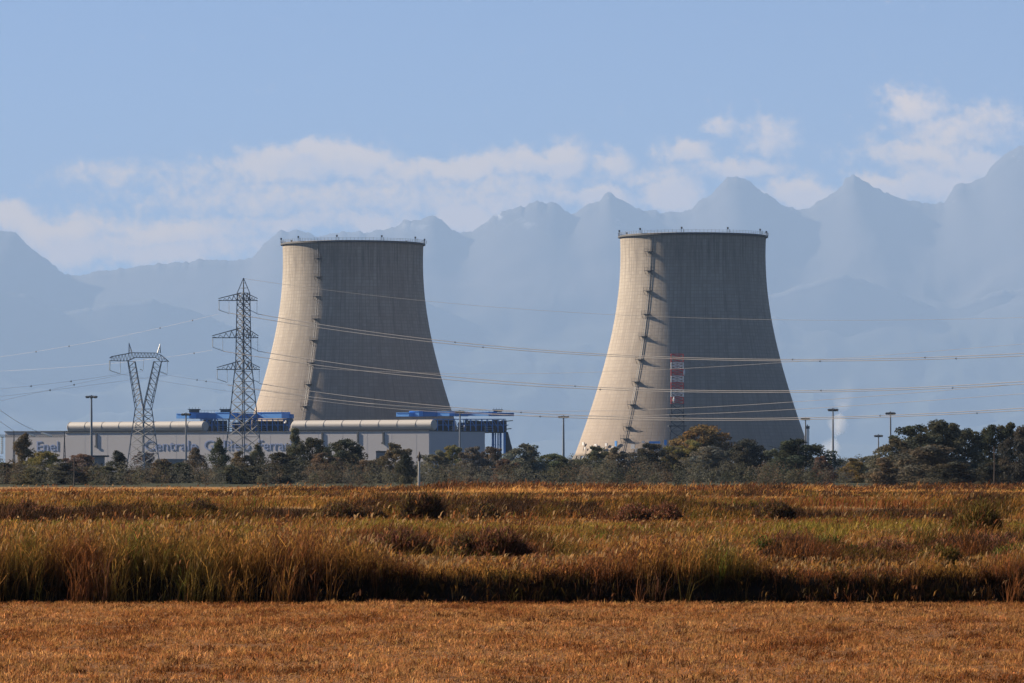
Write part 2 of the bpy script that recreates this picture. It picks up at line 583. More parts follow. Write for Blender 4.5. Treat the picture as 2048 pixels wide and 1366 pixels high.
def cooling_tower(cx_px, d, az_ladder, label, panels, size=1.0):
    c = P(cx_px, HY, d)
    root = empty('cooling_tower', (c.x, c.y, 0), label, 'cooling tower', 'pair of cooling towers')
    root.scale = (size, size, size)
    # shell: outer and inner skin
    N, R = 160, 64
    V, q, uv = [], [], []
    zs = [Z_BOT + (Z_TOP - Z_BOT) * i / R for i in range(R + 1)]
    for side, off in ((0, 0.0), (1, -0.6)):
        for z in zs:
            r = tower_r(z) + off
            for k in range(N + 1):
                a = 2 * math.pi * k / N
                V.append((r * math.cos(a), r * math.sin(a), z))
                uv.append((a * 34.0, z))
    W = N + 1
    for i in range(R):
        for k in range(N):
            a = i * W + k
            q.append((a, a + 1, a + W + 1, a + W))
            b = (R + 1) * W + a
            q.append((b, b + W, b + W + 1, b + 1))
    for k in range(N):
        a, b = R * W + k, (R + 1) * W + R * W + k
        q.append((a, a + 1, b + 1, b))
        a, b = k, (R + 1) * W + k
        q.append((a + 1, a, b, b + 1))
    me = bpy.data.meshes.new('shell')
    me.from_pydata(V, [], q)
    ul = me.uv_layers.new(name='UVMap')
    li = np.empty(len(me.loops), np.int32)
    me.loops.foreach_get('vertex_index', li)
    ul.data.foreach_set('uv', np.asarray(uv, np.float32)[li].ravel())
    me.polygons.foreach_set('use_smooth', [True] * len(me.polygons))
    me.materials.append(M['concrete'])
    me.update()
    link('shell', me, root)
    # leaning V columns between ground and shell, and the basin wall they stand on
    legs = MB()
    r0, r1 = tower_r(Z_BOT) - 0.4, tower_r(0) + 0.6
    n = 44
    for k in range(n):
        a = 2 * math.pi * k / n
        for s in (-1, 1):
            a2 = a + s * math.pi / n * 0.9
            legs.bar((r1 * math.cos(a2), r1 * math.sin(a2), 0), (r0 * math.cos(a), r0 * math.sin(a), Z_BOT + 0.3), 1.1)
    legs.build('column_ring', M['grey'], root)
    ba = MB()
    for k in range(88):
        a0, a1 = 2 * math.pi * k / 88, 2 * math.pi * (k + 1) / 88
        rr = r1 + 1.2
        p0, p1 = Vector((rr * math.cos(a0), rr * math.sin(a0), 0.6)), Vector((rr * math.cos(a1), rr * math.sin(a1), 0.6))
        ba.box((p0 + p1) / 2, ((p1 - p0).length, 0.4, 1.6), ((p1 - p0).normalized(), Vector(((p0 + p1).x, (p0 + p1).y, 0)).normalized(), Vector((0, 0, 1))))
    ba.build('basin_wall', M['grey'], root)
    # walkway round the rim
    wk, rl = MB(), MB()
    rt = tower_r(Z_TOP)
    n = 120
    for k in range(n):
        a0, a1 = 2 * math.pi * k / n, 2 * math.pi * (k + 1) / n
        e = Vector((math.cos((a0 + a1) / 2), math.sin((a0 + a1) / 2), 0))
        tdir = Vector((-e.y, e.x, 0))
        wk.box(e * (rt + 0.42) + Vector((0, 0, Z_TOP - 0.55)), ((rt + 0.8) * (a1 - a0), 0.8, 0.7), (tdir, e, Vector((0, 0, 1))))
        ro = rt + 0.7
        p0 = Vector((ro * math.cos(a0), ro * math.sin(a0), 0))
        p1 = Vector((ro * math.cos(a1), ro * math.sin(a1), 0))
        for hh in (0.6, 1.2):
            rl.bar(p0 + Vector((0, 0, Z_TOP + hh - 0.2)), p1 + Vector((0, 0, Z_TOP + hh - 0.2)), 0.10)
        rl.bar(p0 + Vector((0, 0, Z_TOP - 0.2)), p0 + Vector((0, 0, Z_TOP + (1.1 if k % 2 else 1.3))), 0.13)
    wk.build('rim_walkway', M['darkmetal'], root)
    rl.build('railing', M['galvdark'], root)
    for k in range(10):
        a = 2 * math.pi * (k + 0.2) / 10
        b = MB()
        p = Vector(((rt + 0.6) * math.cos(a), (rt + 0.6) * math.sin(a), Z_TOP))
        b.bar(p, p + Vector((0, 0, 2.0)), 0.25)
        b.box(p + Vector((0, 0, 1.8)), (0.7, 0.7, 0.8))
        b.bar(p + Vector((0.8, 0, 0)), p + Vector((0.8, 0, 1.4)), 0.22)
        b.build('warning_light', M['darkmetal'], root)
    # caged ladder up one meridian with rest platforms
    base_dir = math.atan2(-c.y, -c.x)            # towards the camera
    a = base_dir - az_ladder                     # turned to the viewer's left
    e = Vector((math.cos(a), math.sin(a), 0))
    td = Vector((-e.y, e.x, 0))
    ld = MB()
    zz = np.linspace(Z_BOT - 4, Z_TOP - 0.5, 60)
    for s in (-0.45, 0.45):
        ld.tube([e * (tower_r(z) + 0.35) + td * s + Vector((0, 0, z)) for z in zz], 0.10)
    for z in np.arange(Z_BOT - 3, Z_TOP - 1, 1.6):
        r = tower_r(z)
        pts = [e * (r + o) + td * s + Vector((0, 0, z)) for s, o in ((-0.45, 0.3), (-0.5, 0.8), (0, 1.1), (0.5, 0.8), (0.45, 0.3))]
        for p0, p1 in zip(pts, pts[1:]):
            ld.bar(p0, p1, 0.05)
    lo = ld.build('access_ladder', M['galvdark'], root)
    for py in (508, 546, 586, 632, 676, 722, 766, 811, 855, 878):
        z = CH + (HY - py) / 4.7
        r = tower_r(z)
        b = MB()
        ax = (td, e, Vector((0, 0, 1)))
        b.box(e * (r + .75) + Vector((0, 0, z)), (3.2, 1.5, 0.25), ax)
        for s in (-1.6, 0, 1.6):
            b.bar(e * (r + 1.45) + td * s + Vector((0, 0, z)), e * (r + 1.45) + td * s + Vector((0, 0, z + 1.6)), 0.12)
            b.bar(e * (r + 1.45) + td * s + Vector((0, 0, z)), e * (tower_r(z - 1.8) + 0.05) + td * s + Vector((0, 0, z - 1.8)), 0.16)
        for hh in (0.7, 1.3):
            b.bar(e * (r + 1.45) + td * -1.6 + Vector((0, 0, z + hh)), e * (r + 1.45) + td * 1.6 + Vector((0, 0, z + hh)), 0.1)
            for s in (-1.6, 1.6):
                b.bar(e * (r + 1.45) + td * s + Vector((0, 0, z + hh)), e * (r + .1) + td * s + Vector((0, 0, z + hh)), 0.1)
        b.build('rest_platform', M['darkmetal'], lo)
    if panels:
        rg = random.Random(4)
        for i, (px, w, h, py, m) in enumerate(panels):
            off = (px - cx_px) / 4.72
            z = CH + (HY - py) / 4.7
            r = tower_r(z)
            s = max(-.97, min(.97, off / r))
            a = base_dir - math.asin(-s)
            e2 = Vector((math.cos(a), math.sin(a), 0))
            t2 = Vector((-e2.y, e2.x, 0))
            b = MB()
            b.box(e2 * (r + 0.9) + Vector((0, 0, z)), (w * .8, 0.5, h * .8), (t2, e2, Vector((0, 0, 1))))
            b.bar(e2 * (r + 0.5) + Vector((0, 0, z)) , e2 * (r + 3.0) + Vector((0, 0, 0)), 0.25)
            b.build('wall_panel', M[m], root)
    return root


pan = [(1172, 2.0, 1.6, 888, 'white'), (1176, 1.2, 1.2, 897, 'white'), (1188, 1.6, 2.2, 896, 'white'), (1197, 2.2, 1.2, 891, 'white'),
       (1212, 1.8, 1.8, 898, 'white'), (1218, 1.4, 1.5, 890, 'white'), (1231, 1.6, 1.8, 897, 'white'), (1237, 1.3, 2.8, 888, 'blue'),
       (1241, 1.2, 1.5, 900, 'white'), (1270, 2.2, 2.4, 894, 'white'), (1277, 1.2, 1.5, 901, 'white'), (1290, 1.4, 1.0, 885, 'white'),
       (1312, 6.0, 1.2, 886, 'blue'), (1333, 1.3, 2.6, 886, 'blue')]
cooling_tower(1386, D_R, rad(36), 'concrete cooling tower on the right, behind the red and white lattice mast', pan)
cooling_tower(706, 2150, rad(28.5), 'concrete cooling tower on the left, rising behind the grey hall with blue lettering', None, 2150 / D_R * 0.966)

# ------------------------------------------------------------------ power station hall
D_C = 1850.0
corner = P(858, HY, D_C); corner.z = 0
TH = rad(34)
dl = Vector((-math.cos(TH), math.sin(TH), 0))     # along the long wall, away to the left
dr = Vector((math.sin(TH), math.cos(TH), 0))      # along the short wall, away to the right
UP = Vector((0, 0, 1))
WH = CH + (HY - 862.5) / F * D_C


def along(px):
    """distance along the long wall at which photo column px meets it"""
    k = (px - 1024) / F
    return (k * corner.y - corner.x) / (dl.x - k * dl.y)


def hall_box(mb, s0, s1, t0, t1, z0, z1, mi=0):
    c = corner + dl * (s0 + s1) / 2 + dr * (t0 + t1) / 2 + UP * (z0 + z1) / 2
    mb.box(c, (abs(s1 - s0), abs(t1 - t0), z1 - z0), (dl, dr, UP), mi)


def text_mesh(txt, name, size, p0, xdir, ndir, m, parent, width=None):
    cu = bpy.data.curves.new(name, 'FONT')
    cu.body = txt
    cu.size = size
    cu.extrude = 0.06
    cu.resolution_u = 3
    cu.offset = -0.012
    to = bpy.data.objects.new(name, cu)
    COL.objects.link(to)
    bpy.context.view_layer.update()
    me = bpy.data.meshes.new_from_object(to.evaluated_get(bpy.context.evaluated_depsgraph_get()))
    bpy.data.objects.remove(to)
    co = np.empty(len(me.vertices) * 3, np.float32)
    me.vertices.foreach_get('co', co)
    co = co.reshape(-1, 3)
    sx = 1.0 if width is None else width / co[:, 0].max()
    X, N = np.array(xdir), np.array(ndir)
    w = np.array(p0)[None] + co[:, :1] * sx * X[None] + co[:, 1:2] * np.array([[0, 0, 1.0]]) + (co[:, 2:] + 0.06) * N[None]
    me.vertices.foreach_set('co', w.astype(np.float32).ravel())
    me.materials.clear()
    me.materials.append(m)
    me.update()
    return link(name, me, parent)


def build_hall():
    root = empty('power_station_hall', (0, 0, 0), 'long grey power station hall with blue lettering and cream roof ducts', 'building')
    Lh = along(131)
    b = MB(); hall_box(b, 0, Lh, 0, 39, 0, WH); b.build('wall', M['wall'], root)
    b = MB(); hall_box(b, -0.25, Lh + 0.25, -0.25, 39.2, WH, WH + 0.35); b.build('cornice_shadow_strip', M['machine'], root)  # near-black edge paints the shadow gap below the roof ducts
    for (a, c) in ((862, 580), (404, 131)):
        s0, s1 = along(a), along(c)
        d = MB()
        r = 2.15
        zc = WH + 0.35 + r * 0.98
        n, prof = 24, []
        for s, k in ((s0, .82), (s0 + .5, 1.0), (s1 - .5, 1.0), (s1, .82)):
            prof.append([corner + dl * s + dr * (2.6 + r * k * math.cos(2 * math.pi * i / n)) + UP * (zc + r * k * math.sin(2 * math.pi * i / n)) for i in range(n)])
        vs = [p for ring in prof for p in ring]
        fs = [(j * n + i, j * n + (i + 1) % n, (j + 1) * n + (i + 1) % n, (j + 1) * n + i) for j in range(3) for i in range(n)]
        fs += [tuple(range(n - 1, -1, -1)), tuple(range(3 * n, 4 * n))]
        d.add(vs, fs)
        s = s0 + 8
        while s < s1:
            ring = [corner + dl * s + dr * (2.6 + (r + .06) * math.cos(t)) + UP * (zc + (r + .06) * math.sin(t)) for t in np.linspace(0, 2 * math.pi, 25)]
            for p, q in zip(ring, ring[1:]): d.bar(p, q, 0.14)
            s += 9.0
        d.build('roof_duct', M['duct'], root)
    for px, y1 in ((193, 893), (645, 889), (716, 885), (767, 888)):
        s = along(px)
        q = MB(); hall_box(q, s - .35, s + .35, -0.35, -0.002, WH - (y1 - 863) / 5.0, WH - 0.3)
        if px != 716: hall_box(q, s - .7, s + .7, -0.5, -0.352, WH - (y1 - 863) / 5.0, WH - (y1 - 867) / 5.0)
        q.build('downpipe', M['machine'], root)
    q = MB()
    for s in np.arange(6, Lh - 1, 12.0): hall_box(q, s - .03, s + .03, -0.022, -0.001, 0, WH - 0.13)
    hall_box(q, 5, Lh - 2, -0.06, -0.021, WH - .25, WH - .12)
    q.build('cladding_joint', M['wall'], root)
    # lettering on the long wall
    s0, s1 = along(288), along(592)
    d0 = (corner + dl * s0).y
    zb = CH + (HY - 901) / F * d0
    for word, xa, xb in (('Centrale', 288, 394), ('Galileo', 407, 500), ('Ferraris', 515, 592)):
        wa, wb = along(xa), along(xb)
        text_mesh(word, 'lettering', 6.0, corner + dl * wa + UP * zb - dr * 0.05, -dl, -dr, M['bluetext'], root, wa - wb)
    # lower annex further left, with the operator's name
    an = empty('station_annex', (0, 0, 0), 'low grey annex left of the long hall, with blue name lettering on it', 'building')
    a0, a1 = Lh + 0.8, along(6)
    d1 = (corner + dl * (a0 + a1) / 2).y
    za = CH + (HY - 864) / F * d1
    b = MB(); hall_box(b, a0, a1, 1.5, 30, 0, za); b.build('wall', M['wall'], an)
    b = MB(); hall_box(b, a0 - .02, a1 + .3, 1.2, 30.2, za, za + 0.4); b.build('parapet', M['machine'], an)
    s0, s1 = along(67), along(112)
    d0 = (corner + dl * s0).y
    text_mesh('Enel', 'lettering', 6.0, corner + dl * s0 + dr * 1.45 + UP * (CH + (HY - 902) / F * d0), -dl, -dr, M['bluetext'], an, s0 - s1)
    return root


build_hall()


def boiler_block(label, d, segs, vents, machines, px_rng, legs, seed):
    """blue-roofed steel structure seen above the hall"""
    x0, x1 = px_rng
    c = P((x0 + x1) / 2, HY, d)
    root = empty('boiler_structure', (c.x, c.y, 0), label, 'industrial structure', 'blue roofed boiler structures')
    L = lambda px, py, dd=0: P(px, py, d + dd) - Vector((c.x, c.y, 0))
    sc = d / F
    for (a, b_, t, bt, m, off) in segs:
        q = MB()
        lo, hi = L(a, bt, off), L(b_, t, off)
        ax = (-dl, dr, UP) if m == 'blue' else (Vector((1, 0, 0)), Vector((0, 1, 0)), UP)
        w_ = (hi.x - lo.x) / ax[0].x
        f0 = Vector(((lo.x + hi.x) / 2, lo.y, (lo.z + hi.z) / 2))
        dep = 6 if m == 'blue' else 14
        q.box(f0 + ax[1] * dep / 2, (w_, dep, hi.z - lo.z), ax)
        q.box(f0 - ax[1] * .08 + UP * ((hi.z - lo.z) / 2 - .12), (w_ - 0.1, 0.16, 0.2), ax)
        q.build('roof_canopy', M[m], root)
    for (a, b_, t, bt) in vents:
        q = MB()
        lo, hi = L(a, bt, 4), L(b_, t, 4)
        w = hi.x - lo.x
        q.box(((lo.x + hi.x) / 2, lo.y, (lo.z + hi.z) / 2), (w * .8, 3, hi.z - lo.z))
        q.box(((lo.x + hi.x) / 2, lo.y, hi.z + .05), (w, 3.6, .3))
        for k in range(4): q.bar((lo.x + w * (k + .5) / 4, lo.y - 1.6, hi.z + .2), (lo.x + w * (k + .5) / 4, lo.y - 1.6, hi.z + .9), .15)
        q.build('roof_vent', M['machine'], root)
    rg = random.Random(seed)
    fr = MB()
    ty, by = 838, 864
    px = x0 + 6
    while px < machines[1]:
        if px > machines[0]:
            fr.bar(L(px, ty, 1), L(px, by, 1), 0.5)
            fr.bar(L(px, ty, 12), L(px, by, 12), 0.5)
            if rg.random() < .6: fr.bar(L(px, ty, 1), L(px + 11, by - 8, 1), 0.28)
            fr.bar(L(px, 850, 1), L(px + 11, 850, 1), 0.3)
        px += 11
    fr.bar(L(machines[0], ty + .5, 1), L(machines[1], ty + .5, 1), .5); fr.bar(L(machines[0], ty + .5, 12), L(machines[1], ty + .5, 12), .5)
    fr.bar(L(machines[0] + 3, ty + .5, 1), L(machines[0] + 3, ty + .5, 12), .5); fr.bar(L(machines[1] - 3, ty + .5, 1), L(machines[1] - 3, ty + .5, 12), .5)
    fr.build('steel_frame', M['bluedark'], root)
    px = machines[0] + 2
    while px < machines[1] - 6:
        w = rg.uniform(7, 24)
        t = rg.uniform(838.5, 847)
        q = MB()
        lo, hi = L(px, 864, 5), L(px + w, t, 5)
        kind = rg.random()
        if kind < .55:
            q.box(((lo.x + hi.x) / 2, lo.y + 1, (lo.z + hi.z) / 2), (hi.x - lo.x, 4, hi.z - lo.z))
            for k in range(3): q.box((lo.x + (hi.x - lo.x) * (k + .5) / 3, lo.y - 1.1, (lo.z + hi.z) / 2), (.2, .2, hi.z - lo.z))
            q.build('machinery', M['machine'], root)
        elif kind < .8:
            r = (hi.x - lo.x) / 2
            zc = (lo.z + hi.z) / 2
            q.tube([(lo.x + r, lo.y - 1, lo.z), (lo.x + r, lo.y - 1, zc), (lo.x + r, lo.y + 1, hi.z - .3), (lo.x + r * 1.6, lo.y + 3, hi.z + 1.5)], r * .6, 8)
            q.build('machinery', M['galvdark'], root)
        else:
            for k in range(3): q.tube([(lo.x, lo.y - 2, lo.z + k * .9), (hi.x, lo.y - 2, lo.z + k * .9), (hi.x, lo.y - 2, hi.z)], .18, 5)
            q.tube([(lo.x + .5, lo.y - 2.5, lo.z), (lo.x + .5, lo.y - 2.5, hi.z)], .3, 6)
            q.build('pipework', M['galv'], root)
        px += w + rg.uniform(-5, 2)
    for fa, fb_, ft in ((.03, .30, 841), (.36, .56, 845), (.60, .97, 842)):
        q = MB()
        xa, xb = machines[0] + (machines[1] - machines[0]) * fa, machines[0] + (machines[1] - machines[0]) * fb_
        lo, hi = L(xa, 866, 9), L(xb, ft, 9)
        q.box(((lo.x + hi.x) / 2, lo.y, (lo.z + hi.z) / 2), (hi.x - lo.x, 3, hi.z - lo.z))
        for k in range(5): q.box((lo.x + (hi.x - lo.x) * (k + .5) / 5, lo.y - 1.6, (lo.z + hi.z) / 2), (.3, .3, (hi.z - lo.z) * .96))
        q.build('boiler_casing', M['machine'], root)
    # platform guard rail on top
    rl = MB()
    a, b_ = x0 + 30, x1 - 8
    for k in range(30):
        p = a + (b_ - a) * k / 29
        rl.bar(L(p, 826, 3), L(p, 820.5, 3), .1)
    rl.bar(L(a, 820.5, 3), L(b_, 820.5, 3), .1)
    rl.build('guard_rail', M['galvdark'], root)
    # columns to the ground
    for (px, w, t, m) in legs:
        q = MB()
        top = L(px, t, 9)
        q.box((top.x, top.y, top.z / 2), (w, w, top.z))
        q.box((top.x, top.y, .3), (w * 1.6, w * 1.6, .6))
        for zz in np.arange(4, top.z - 1, 4): q.box((top.x, top.y, zz), (w * 1.15, w * 1.15, .3))
        q.build('support_column', M[m], root)
    return root


LD = D_C + 0.0
boiler_block('blue canopy over dark boiler machinery behind the taller pylon, left of the long roof duct', 1935,
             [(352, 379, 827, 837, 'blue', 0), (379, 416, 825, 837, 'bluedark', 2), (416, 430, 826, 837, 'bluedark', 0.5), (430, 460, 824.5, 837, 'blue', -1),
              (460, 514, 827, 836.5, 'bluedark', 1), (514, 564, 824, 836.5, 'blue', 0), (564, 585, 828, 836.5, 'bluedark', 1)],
             [(376, 401, 819, 825), (439, 462, 819, 825)], (400, 580), (352, 585),
             [(410, 1.2, 838, 'bluedark'), (500, 1.2, 838, 'bluedark'), (570, 1.2, 838, 'bluedark')], 3)
b2 = boiler_block('blue canopy over pipes and blue columns at the right end of the hall', 1897,
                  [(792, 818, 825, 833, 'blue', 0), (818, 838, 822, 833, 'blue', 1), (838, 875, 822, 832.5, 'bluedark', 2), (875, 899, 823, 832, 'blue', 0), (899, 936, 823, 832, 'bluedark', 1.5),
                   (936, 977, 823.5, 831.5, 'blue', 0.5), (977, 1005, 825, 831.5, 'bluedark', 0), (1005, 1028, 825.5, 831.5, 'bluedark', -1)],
                  [(985, 1006, 820, 824)], (862, 1012), (792, 1028),
                  [(986, 1.0, 860, 'bluedark'), (991, .6, 858, 'bluedark'), (996, .6, 860, 'bluedark'), (1001, .9, 858, 'bluedark'), (1009, .9, 862, 'blue')], 8)
q = MB()
Lq = lambda px, py, dd=0: P(px, py, 1906 + dd) - Vector((b2.location.x, b2.location.y, 0))
for dd in (0,):
    pts = [Lq(1011, 864), Lq(1016, 864), Lq(1032, 925), Lq(1011, 925)]
    pts2 = [p + Vector((0, 8, 0)) for p in pts]
    q.add(pts + pts2, [(0, 1, 2, 3), (7, 6, 5, 4), (0, 4, 5, 1), (1, 5, 6, 2), (2, 6, 7, 3), (3, 7, 4, 0)])
for py, w in ((859, 15), (852, 8), (843, 18)):
    q.bar(Lq(1008, py), Lq(1008 + w, py - 2), .5)
q.build('inclined_chute', M['machine'], b2)

# ------------------------------------------------------------------ lattice work
def lattice_face(mb, a0, a1, b0, b1, n, w, cross=True):
    """bracing between two legs a0-a1 and b0-b1"""
    for i in range(n):
        t0, t1 = i / n, (i + 1) / n
        p0, p1 = a0.lerp(a1, t0), a0.lerp(a1, t1)
        q0, q1 = b0.lerp(b1, t0), b0.lerp(b1, t1)
        mb.bar(p0, q1, w)
        if cross: mb.bar(q0, p1, w)
        mb.bar(p1, q1, w)


def diamond(c, hw):
    return [c + Vector((-hw, 0, 0)), c + Vector((hw * .12, -hw, 0)), c + Vector((hw, 0, 0)), c + Vector((-hw * .12, hw, 0))]


def insulator(root, a, b, r=0.14):
    q = MB()
    a, b = Vector(a), Vector(b)
    n = 9
    q.bar(a, b, 0.1)
    for i in range(n):
        t = (i + .5) / n
        q.bar(a.lerp(b, t - .035), a.lerp(b, t + .035), r * 2.2, r * 1.2, 6)
    q.build('insulator_string', M['glass'], root)


def pylon_tall():
    d = 1200.0
    s = F / d
    c = P(487, HY, d)
    root = empty('lattice_pylon', (c.x, c.y, 0), 'taller lattice pylon with three tiers of cross arms, beside the left cooling tower', 'pylon', 'lattice pylons')
    L = lambda px, py, dy=0: Vector(((px - 487) / s, dy, CH + (HY - py) / s))
    legs, br = MB(), MB()
    yb = HY + CH * s
    lv = [(yb, 43), (898, 35), (825, 26.5), (722, 15.5), (656, 14), (586, 12.5)]
    rings = [diamond(L(487, y), hw / s) for y, hw in lv]
    for r0, r1, n in zip(rings, rings[1:], (2, 3, 5, 5, 6)):
        for k in range(4):
            legs.bar(r0[k], r1[k], .34)
            lattice_face(br, r0[k], r1[k], r0[(k + 1) % 4], r1[(k + 1) % 4], n, .17)
    for k in range(4): legs.bar(rings[-1][k], L(487, 556), .26)
    for y in (566, 576):
        f = (y - 556) / 30
        r = diamond(L(487, y), 12.5 * f / s)
        for k in range(4): legs.bar(r[k], r[(k + 1) % 4], .14)
    legs.build('leg_frame', M['galvdark'], root)
    br.build('lattice_bracing', M['galvdark'], root)
    for (lx, rx, yt, ybm, hw) in ((437, 515, 586, 601, 12.5), (424.5, 516.5, 656, 675.5, 14), (433.5, 519.5, 722, 739, 15.5)):
        for tip, sd in ((lx, -1), (rx, 1)):
            a = MB()
            e = L(tip, ybm)
            for dy in (-1, 1):
                rb = L(487 + sd * hw * .4, ybm, dy * hw * .6 / s)
                rt = L(487 + sd * hw * .4, yt, dy * hw * .6 / s)
                a.bar(rb, e, .26); a.bar(rt, e + Vector((0, 0, .5)), .26)
                n = 5
                for i in range(n):
                    a.bar(rb.lerp(e, i / n), rt.lerp(e, (i + .6) / n), .13)
                    a.bar(rt.lerp(e, (i + .6) / n), rb.lerp(e, min(1, (i + 1) / n)), .13)
            for i in range(1, 5):
                t = i / 5
                a.bar(L(487 + sd * hw * .4, ybm, -hw * .6 / s).lerp(e, t), L(487 + sd * hw * .4, ybm, hw * .6 / s).lerp(e, t), .13)
            a.build('cross_arm', M['galvdark'], root)
        bl = L(lx + 21, ybm + 26)
        insulator(root, L(lx + 1, ybm), L(lx + 1, ybm + 19))
        insulator(root, L(lx + 1, ybm + 19), bl)
        insulator(root, L(lx + 21, ybm), bl, .07)
        br_ = L(rx - 1, ybm + 26)
        insulator(root, L(rx - 1, ybm), br_, .07)
        insulator(root, L(487 + hw * .8, ybm + 18), br_)
    return root


def pylon_wide():
    d = 1150.0
    s = F / d
    cx = 287
    c = P(cx, HY, d)
    root = empty('lattice_pylon', (c.x, c.y, 0), 'shorter wide headed lattice pylon with forked body and two peaks, far left', 'pylon', 'lattice pylons')
    L = lambda px, py, dy=0: Vector(((px - cx) / s, dy, CH + (HY - py) / s))
    legs, br = MB(), MB()
    yb = HY + CH * s
    rings = [diamond(L(287, y), hw / s) for y, hw in ((yb, 37), (926, 32), (870, 24), (818, 16.5))]
    for r0, r1, n in zip(rings, rings[1:], (1, 3, 4)):
        for k in range(4):
            legs.bar(r0[k], r1[k], .32)
            lattice_face(br, r0[k], r1[k], r0[(k + 1) % 4], r1[(k + 1) % 4], n, .15)
    # the fork: two tapering lattice limbs
    for sd, xo, xi in ((-1, 255.5, 270), (1, 323.5, 308)):
        lo = [L(287 + sd * 16.5, 818), L(287 + sd * 2, 808, -1.6), L(287 + sd * 2, 808, 1.6), L(287 + sd * 14, 812)]
        hi = [L(xo, 723), L(xi, 723, -1.0), L(xi, 723, 1.0), L(xo - sd * 1, 722, .6)]
        fb = MB()
        for k in range(4):
            legs.bar(lo[k], hi[k], .27)
        for k, j in ((0, 1), (1, 2), (0, 2)):
            lattice_face(fb, lo[k], hi[k], lo[j], hi[j], 8, .12, False)
        fb.build('fork_bracing', M['galvdark'], root)
        legs.bar(L(287, 818, -16.5 / s), lo[1], .3)
        legs.bar(L(287, 818, 16.5 / s), lo[2], .3)
    br.bar(L(271, 818), L(303, 818), .25)
    for y_ in (926, 870):
        pass
    legs.build('leg_frame', M['galv'], root)
    br.build('lattice_bracing', M['galvdark'], root)
    a = MB()
    bot = [L(219.5, 721.5), L(255, 722), L(270, 715), L(311, 715), L(322, 723), L(337, 723)]
    top = [L(220, 716), L(224, 713), L(264, 705.5), L(311, 706), L(322, 710), L(337, 722.6)]
    for ch in (bot, top):
        for dy in (-.9, .9):
            for p0, p1 in zip(ch, ch[1:]): a.bar(p0 + Vector((0, dy, 0)), p1 + Vector((0, dy, 0)), .19)
        for p in ch: a.bar(p + Vector((0, -.9, 0)), p + Vector((0, .9, 0)), .15)
    for i in range(18):
        x = 222 + i * 6.4
        f = lambda ch, xx: Vector((0, 0, np.interp(xx, [q.x * s + cx for q in ch], [q.z for q in ch])))
        for dy in (-.9, .9):
            a.bar(Vector(((x - cx) / s, dy, f(bot, x).z)), Vector(((x + 3.2 - cx) / s, dy, f(top, x + 3.2).z)), .09)
            a.bar(Vector(((x + 3.2 - cx) / s, dy, f(top, x + 3.2).z)), Vector(((x + 6.4 - cx) / s, dy, f(bot, x + 6.4).z)), .09)
    a.build('cross_arm', M['galvdark'], root)
    for xb, xt, yt in ((261, 258, 686), (318, 320, 688)):
        k = MB()
        for dx in (-3, 3):
            for dy in (-.7, .7): k.bar(L(xb + dx, 706, dy), L(xt, yt), .18)
        for i in range(4):
            t = i / 5
            k.bar(L(xb - 3, 706).lerp(L(xt, yt), t), L(xb + 3, 706).lerp(L(xt, yt), t + .15), .1)
        k.build('earth_wire_peak', M['galv'], root)
    insulator(root, L(219.5, 722), L(219.5, 741), .2)
    insulator(root, L(220, 741), L(240.5, 748))
    insulator(root, L(241, 722), L(240.5, 748), .07)
    insulator(root, L(288, 715), L(286, 741), .07)
    insulator(root, L(280, 738), L(286, 741))
    insulator(root, L(335, 723), L(334, 749), .07)
    insulator(root, L(319, 743), L(334, 749))
    return root


pylon_wide()
pylon_tall()


def red_mast():
    d = 1780.0
    s = F / d
    c = P(1354.5, HY, d)
    root = empty('lattice_mast', (c.x, c.y, 0), 'red and white banded lattice mast in front of the right cooling tower', 'mast')
    zz = lambda py: CH + (HY - py) / s
    hw = 12.0 / s
    def ring(y, k=1.0):
        h = hw * k
        return [Vector((a * h, b * h, zz(y))) for a, b in ((-1, -1), (1, -1), (1, 1), (-1, 1))]
    bands = [(708, 725, 'red'), (725, 738, 'white'), (738, 752, 'red'), (752, 765, 'white'), (765, 779, 'red'), (779, 794, 'white'), (794, 808, 'red')]
    for t, b, m in bands:
        q = MB()
        r0, r1 = ring(b), ring(t)
        for k in range(4):
            q.bar(r0[k], r1[k], .45)
            lattice_face(q, r0[k], r1[k], r0[(k + 1) % 4], r1[(k + 1) % 4], 2, .27)
        q.build('painted_section', M[m], root)
    q = MB()
    lv = [(HY + CH * s, 1.35), (880, 1.15), (808, 1.0)]
    for (b, kb), (t, kt) in zip(lv, lv[1:]):
        r0, r1 = ring(b, kb), ring(t, kt)
        for k in range(4):
            q.bar(r0[k], r1[k], .4)
            lattice_face(q, r0[k], r1[k], r0[(k + 1) % 4], r1[(k + 1) % 4], 4, .2)
    for y in (830, 852):
        q.box((0, 0, zz(y)), (hw * 3.0, hw * 3, .4))
    q.build('grey_section', M['darkmetal'], root)
    q = MB(); q.bar((0, 0, zz(709)), (0, 0, zz(690)), .3, .12); q.build('antenna', M['galv'], root)
    for ox, py in ((1.1, 745), (-.6, 800)):
        q = MB()
        q.tube([(ox * hw, -hw - .6, zz(py) - 1.1), (ox * hw, -hw - 1.0, zz(py) - 0.4), (ox * hw, -hw - 1.0, zz(py) + .4), (ox * hw, -hw - .6, zz(py) + 1.1)], (.2, .4, .4, .2), 8)
        q.build('antenna_drum', M['white'], root)


red_mast()


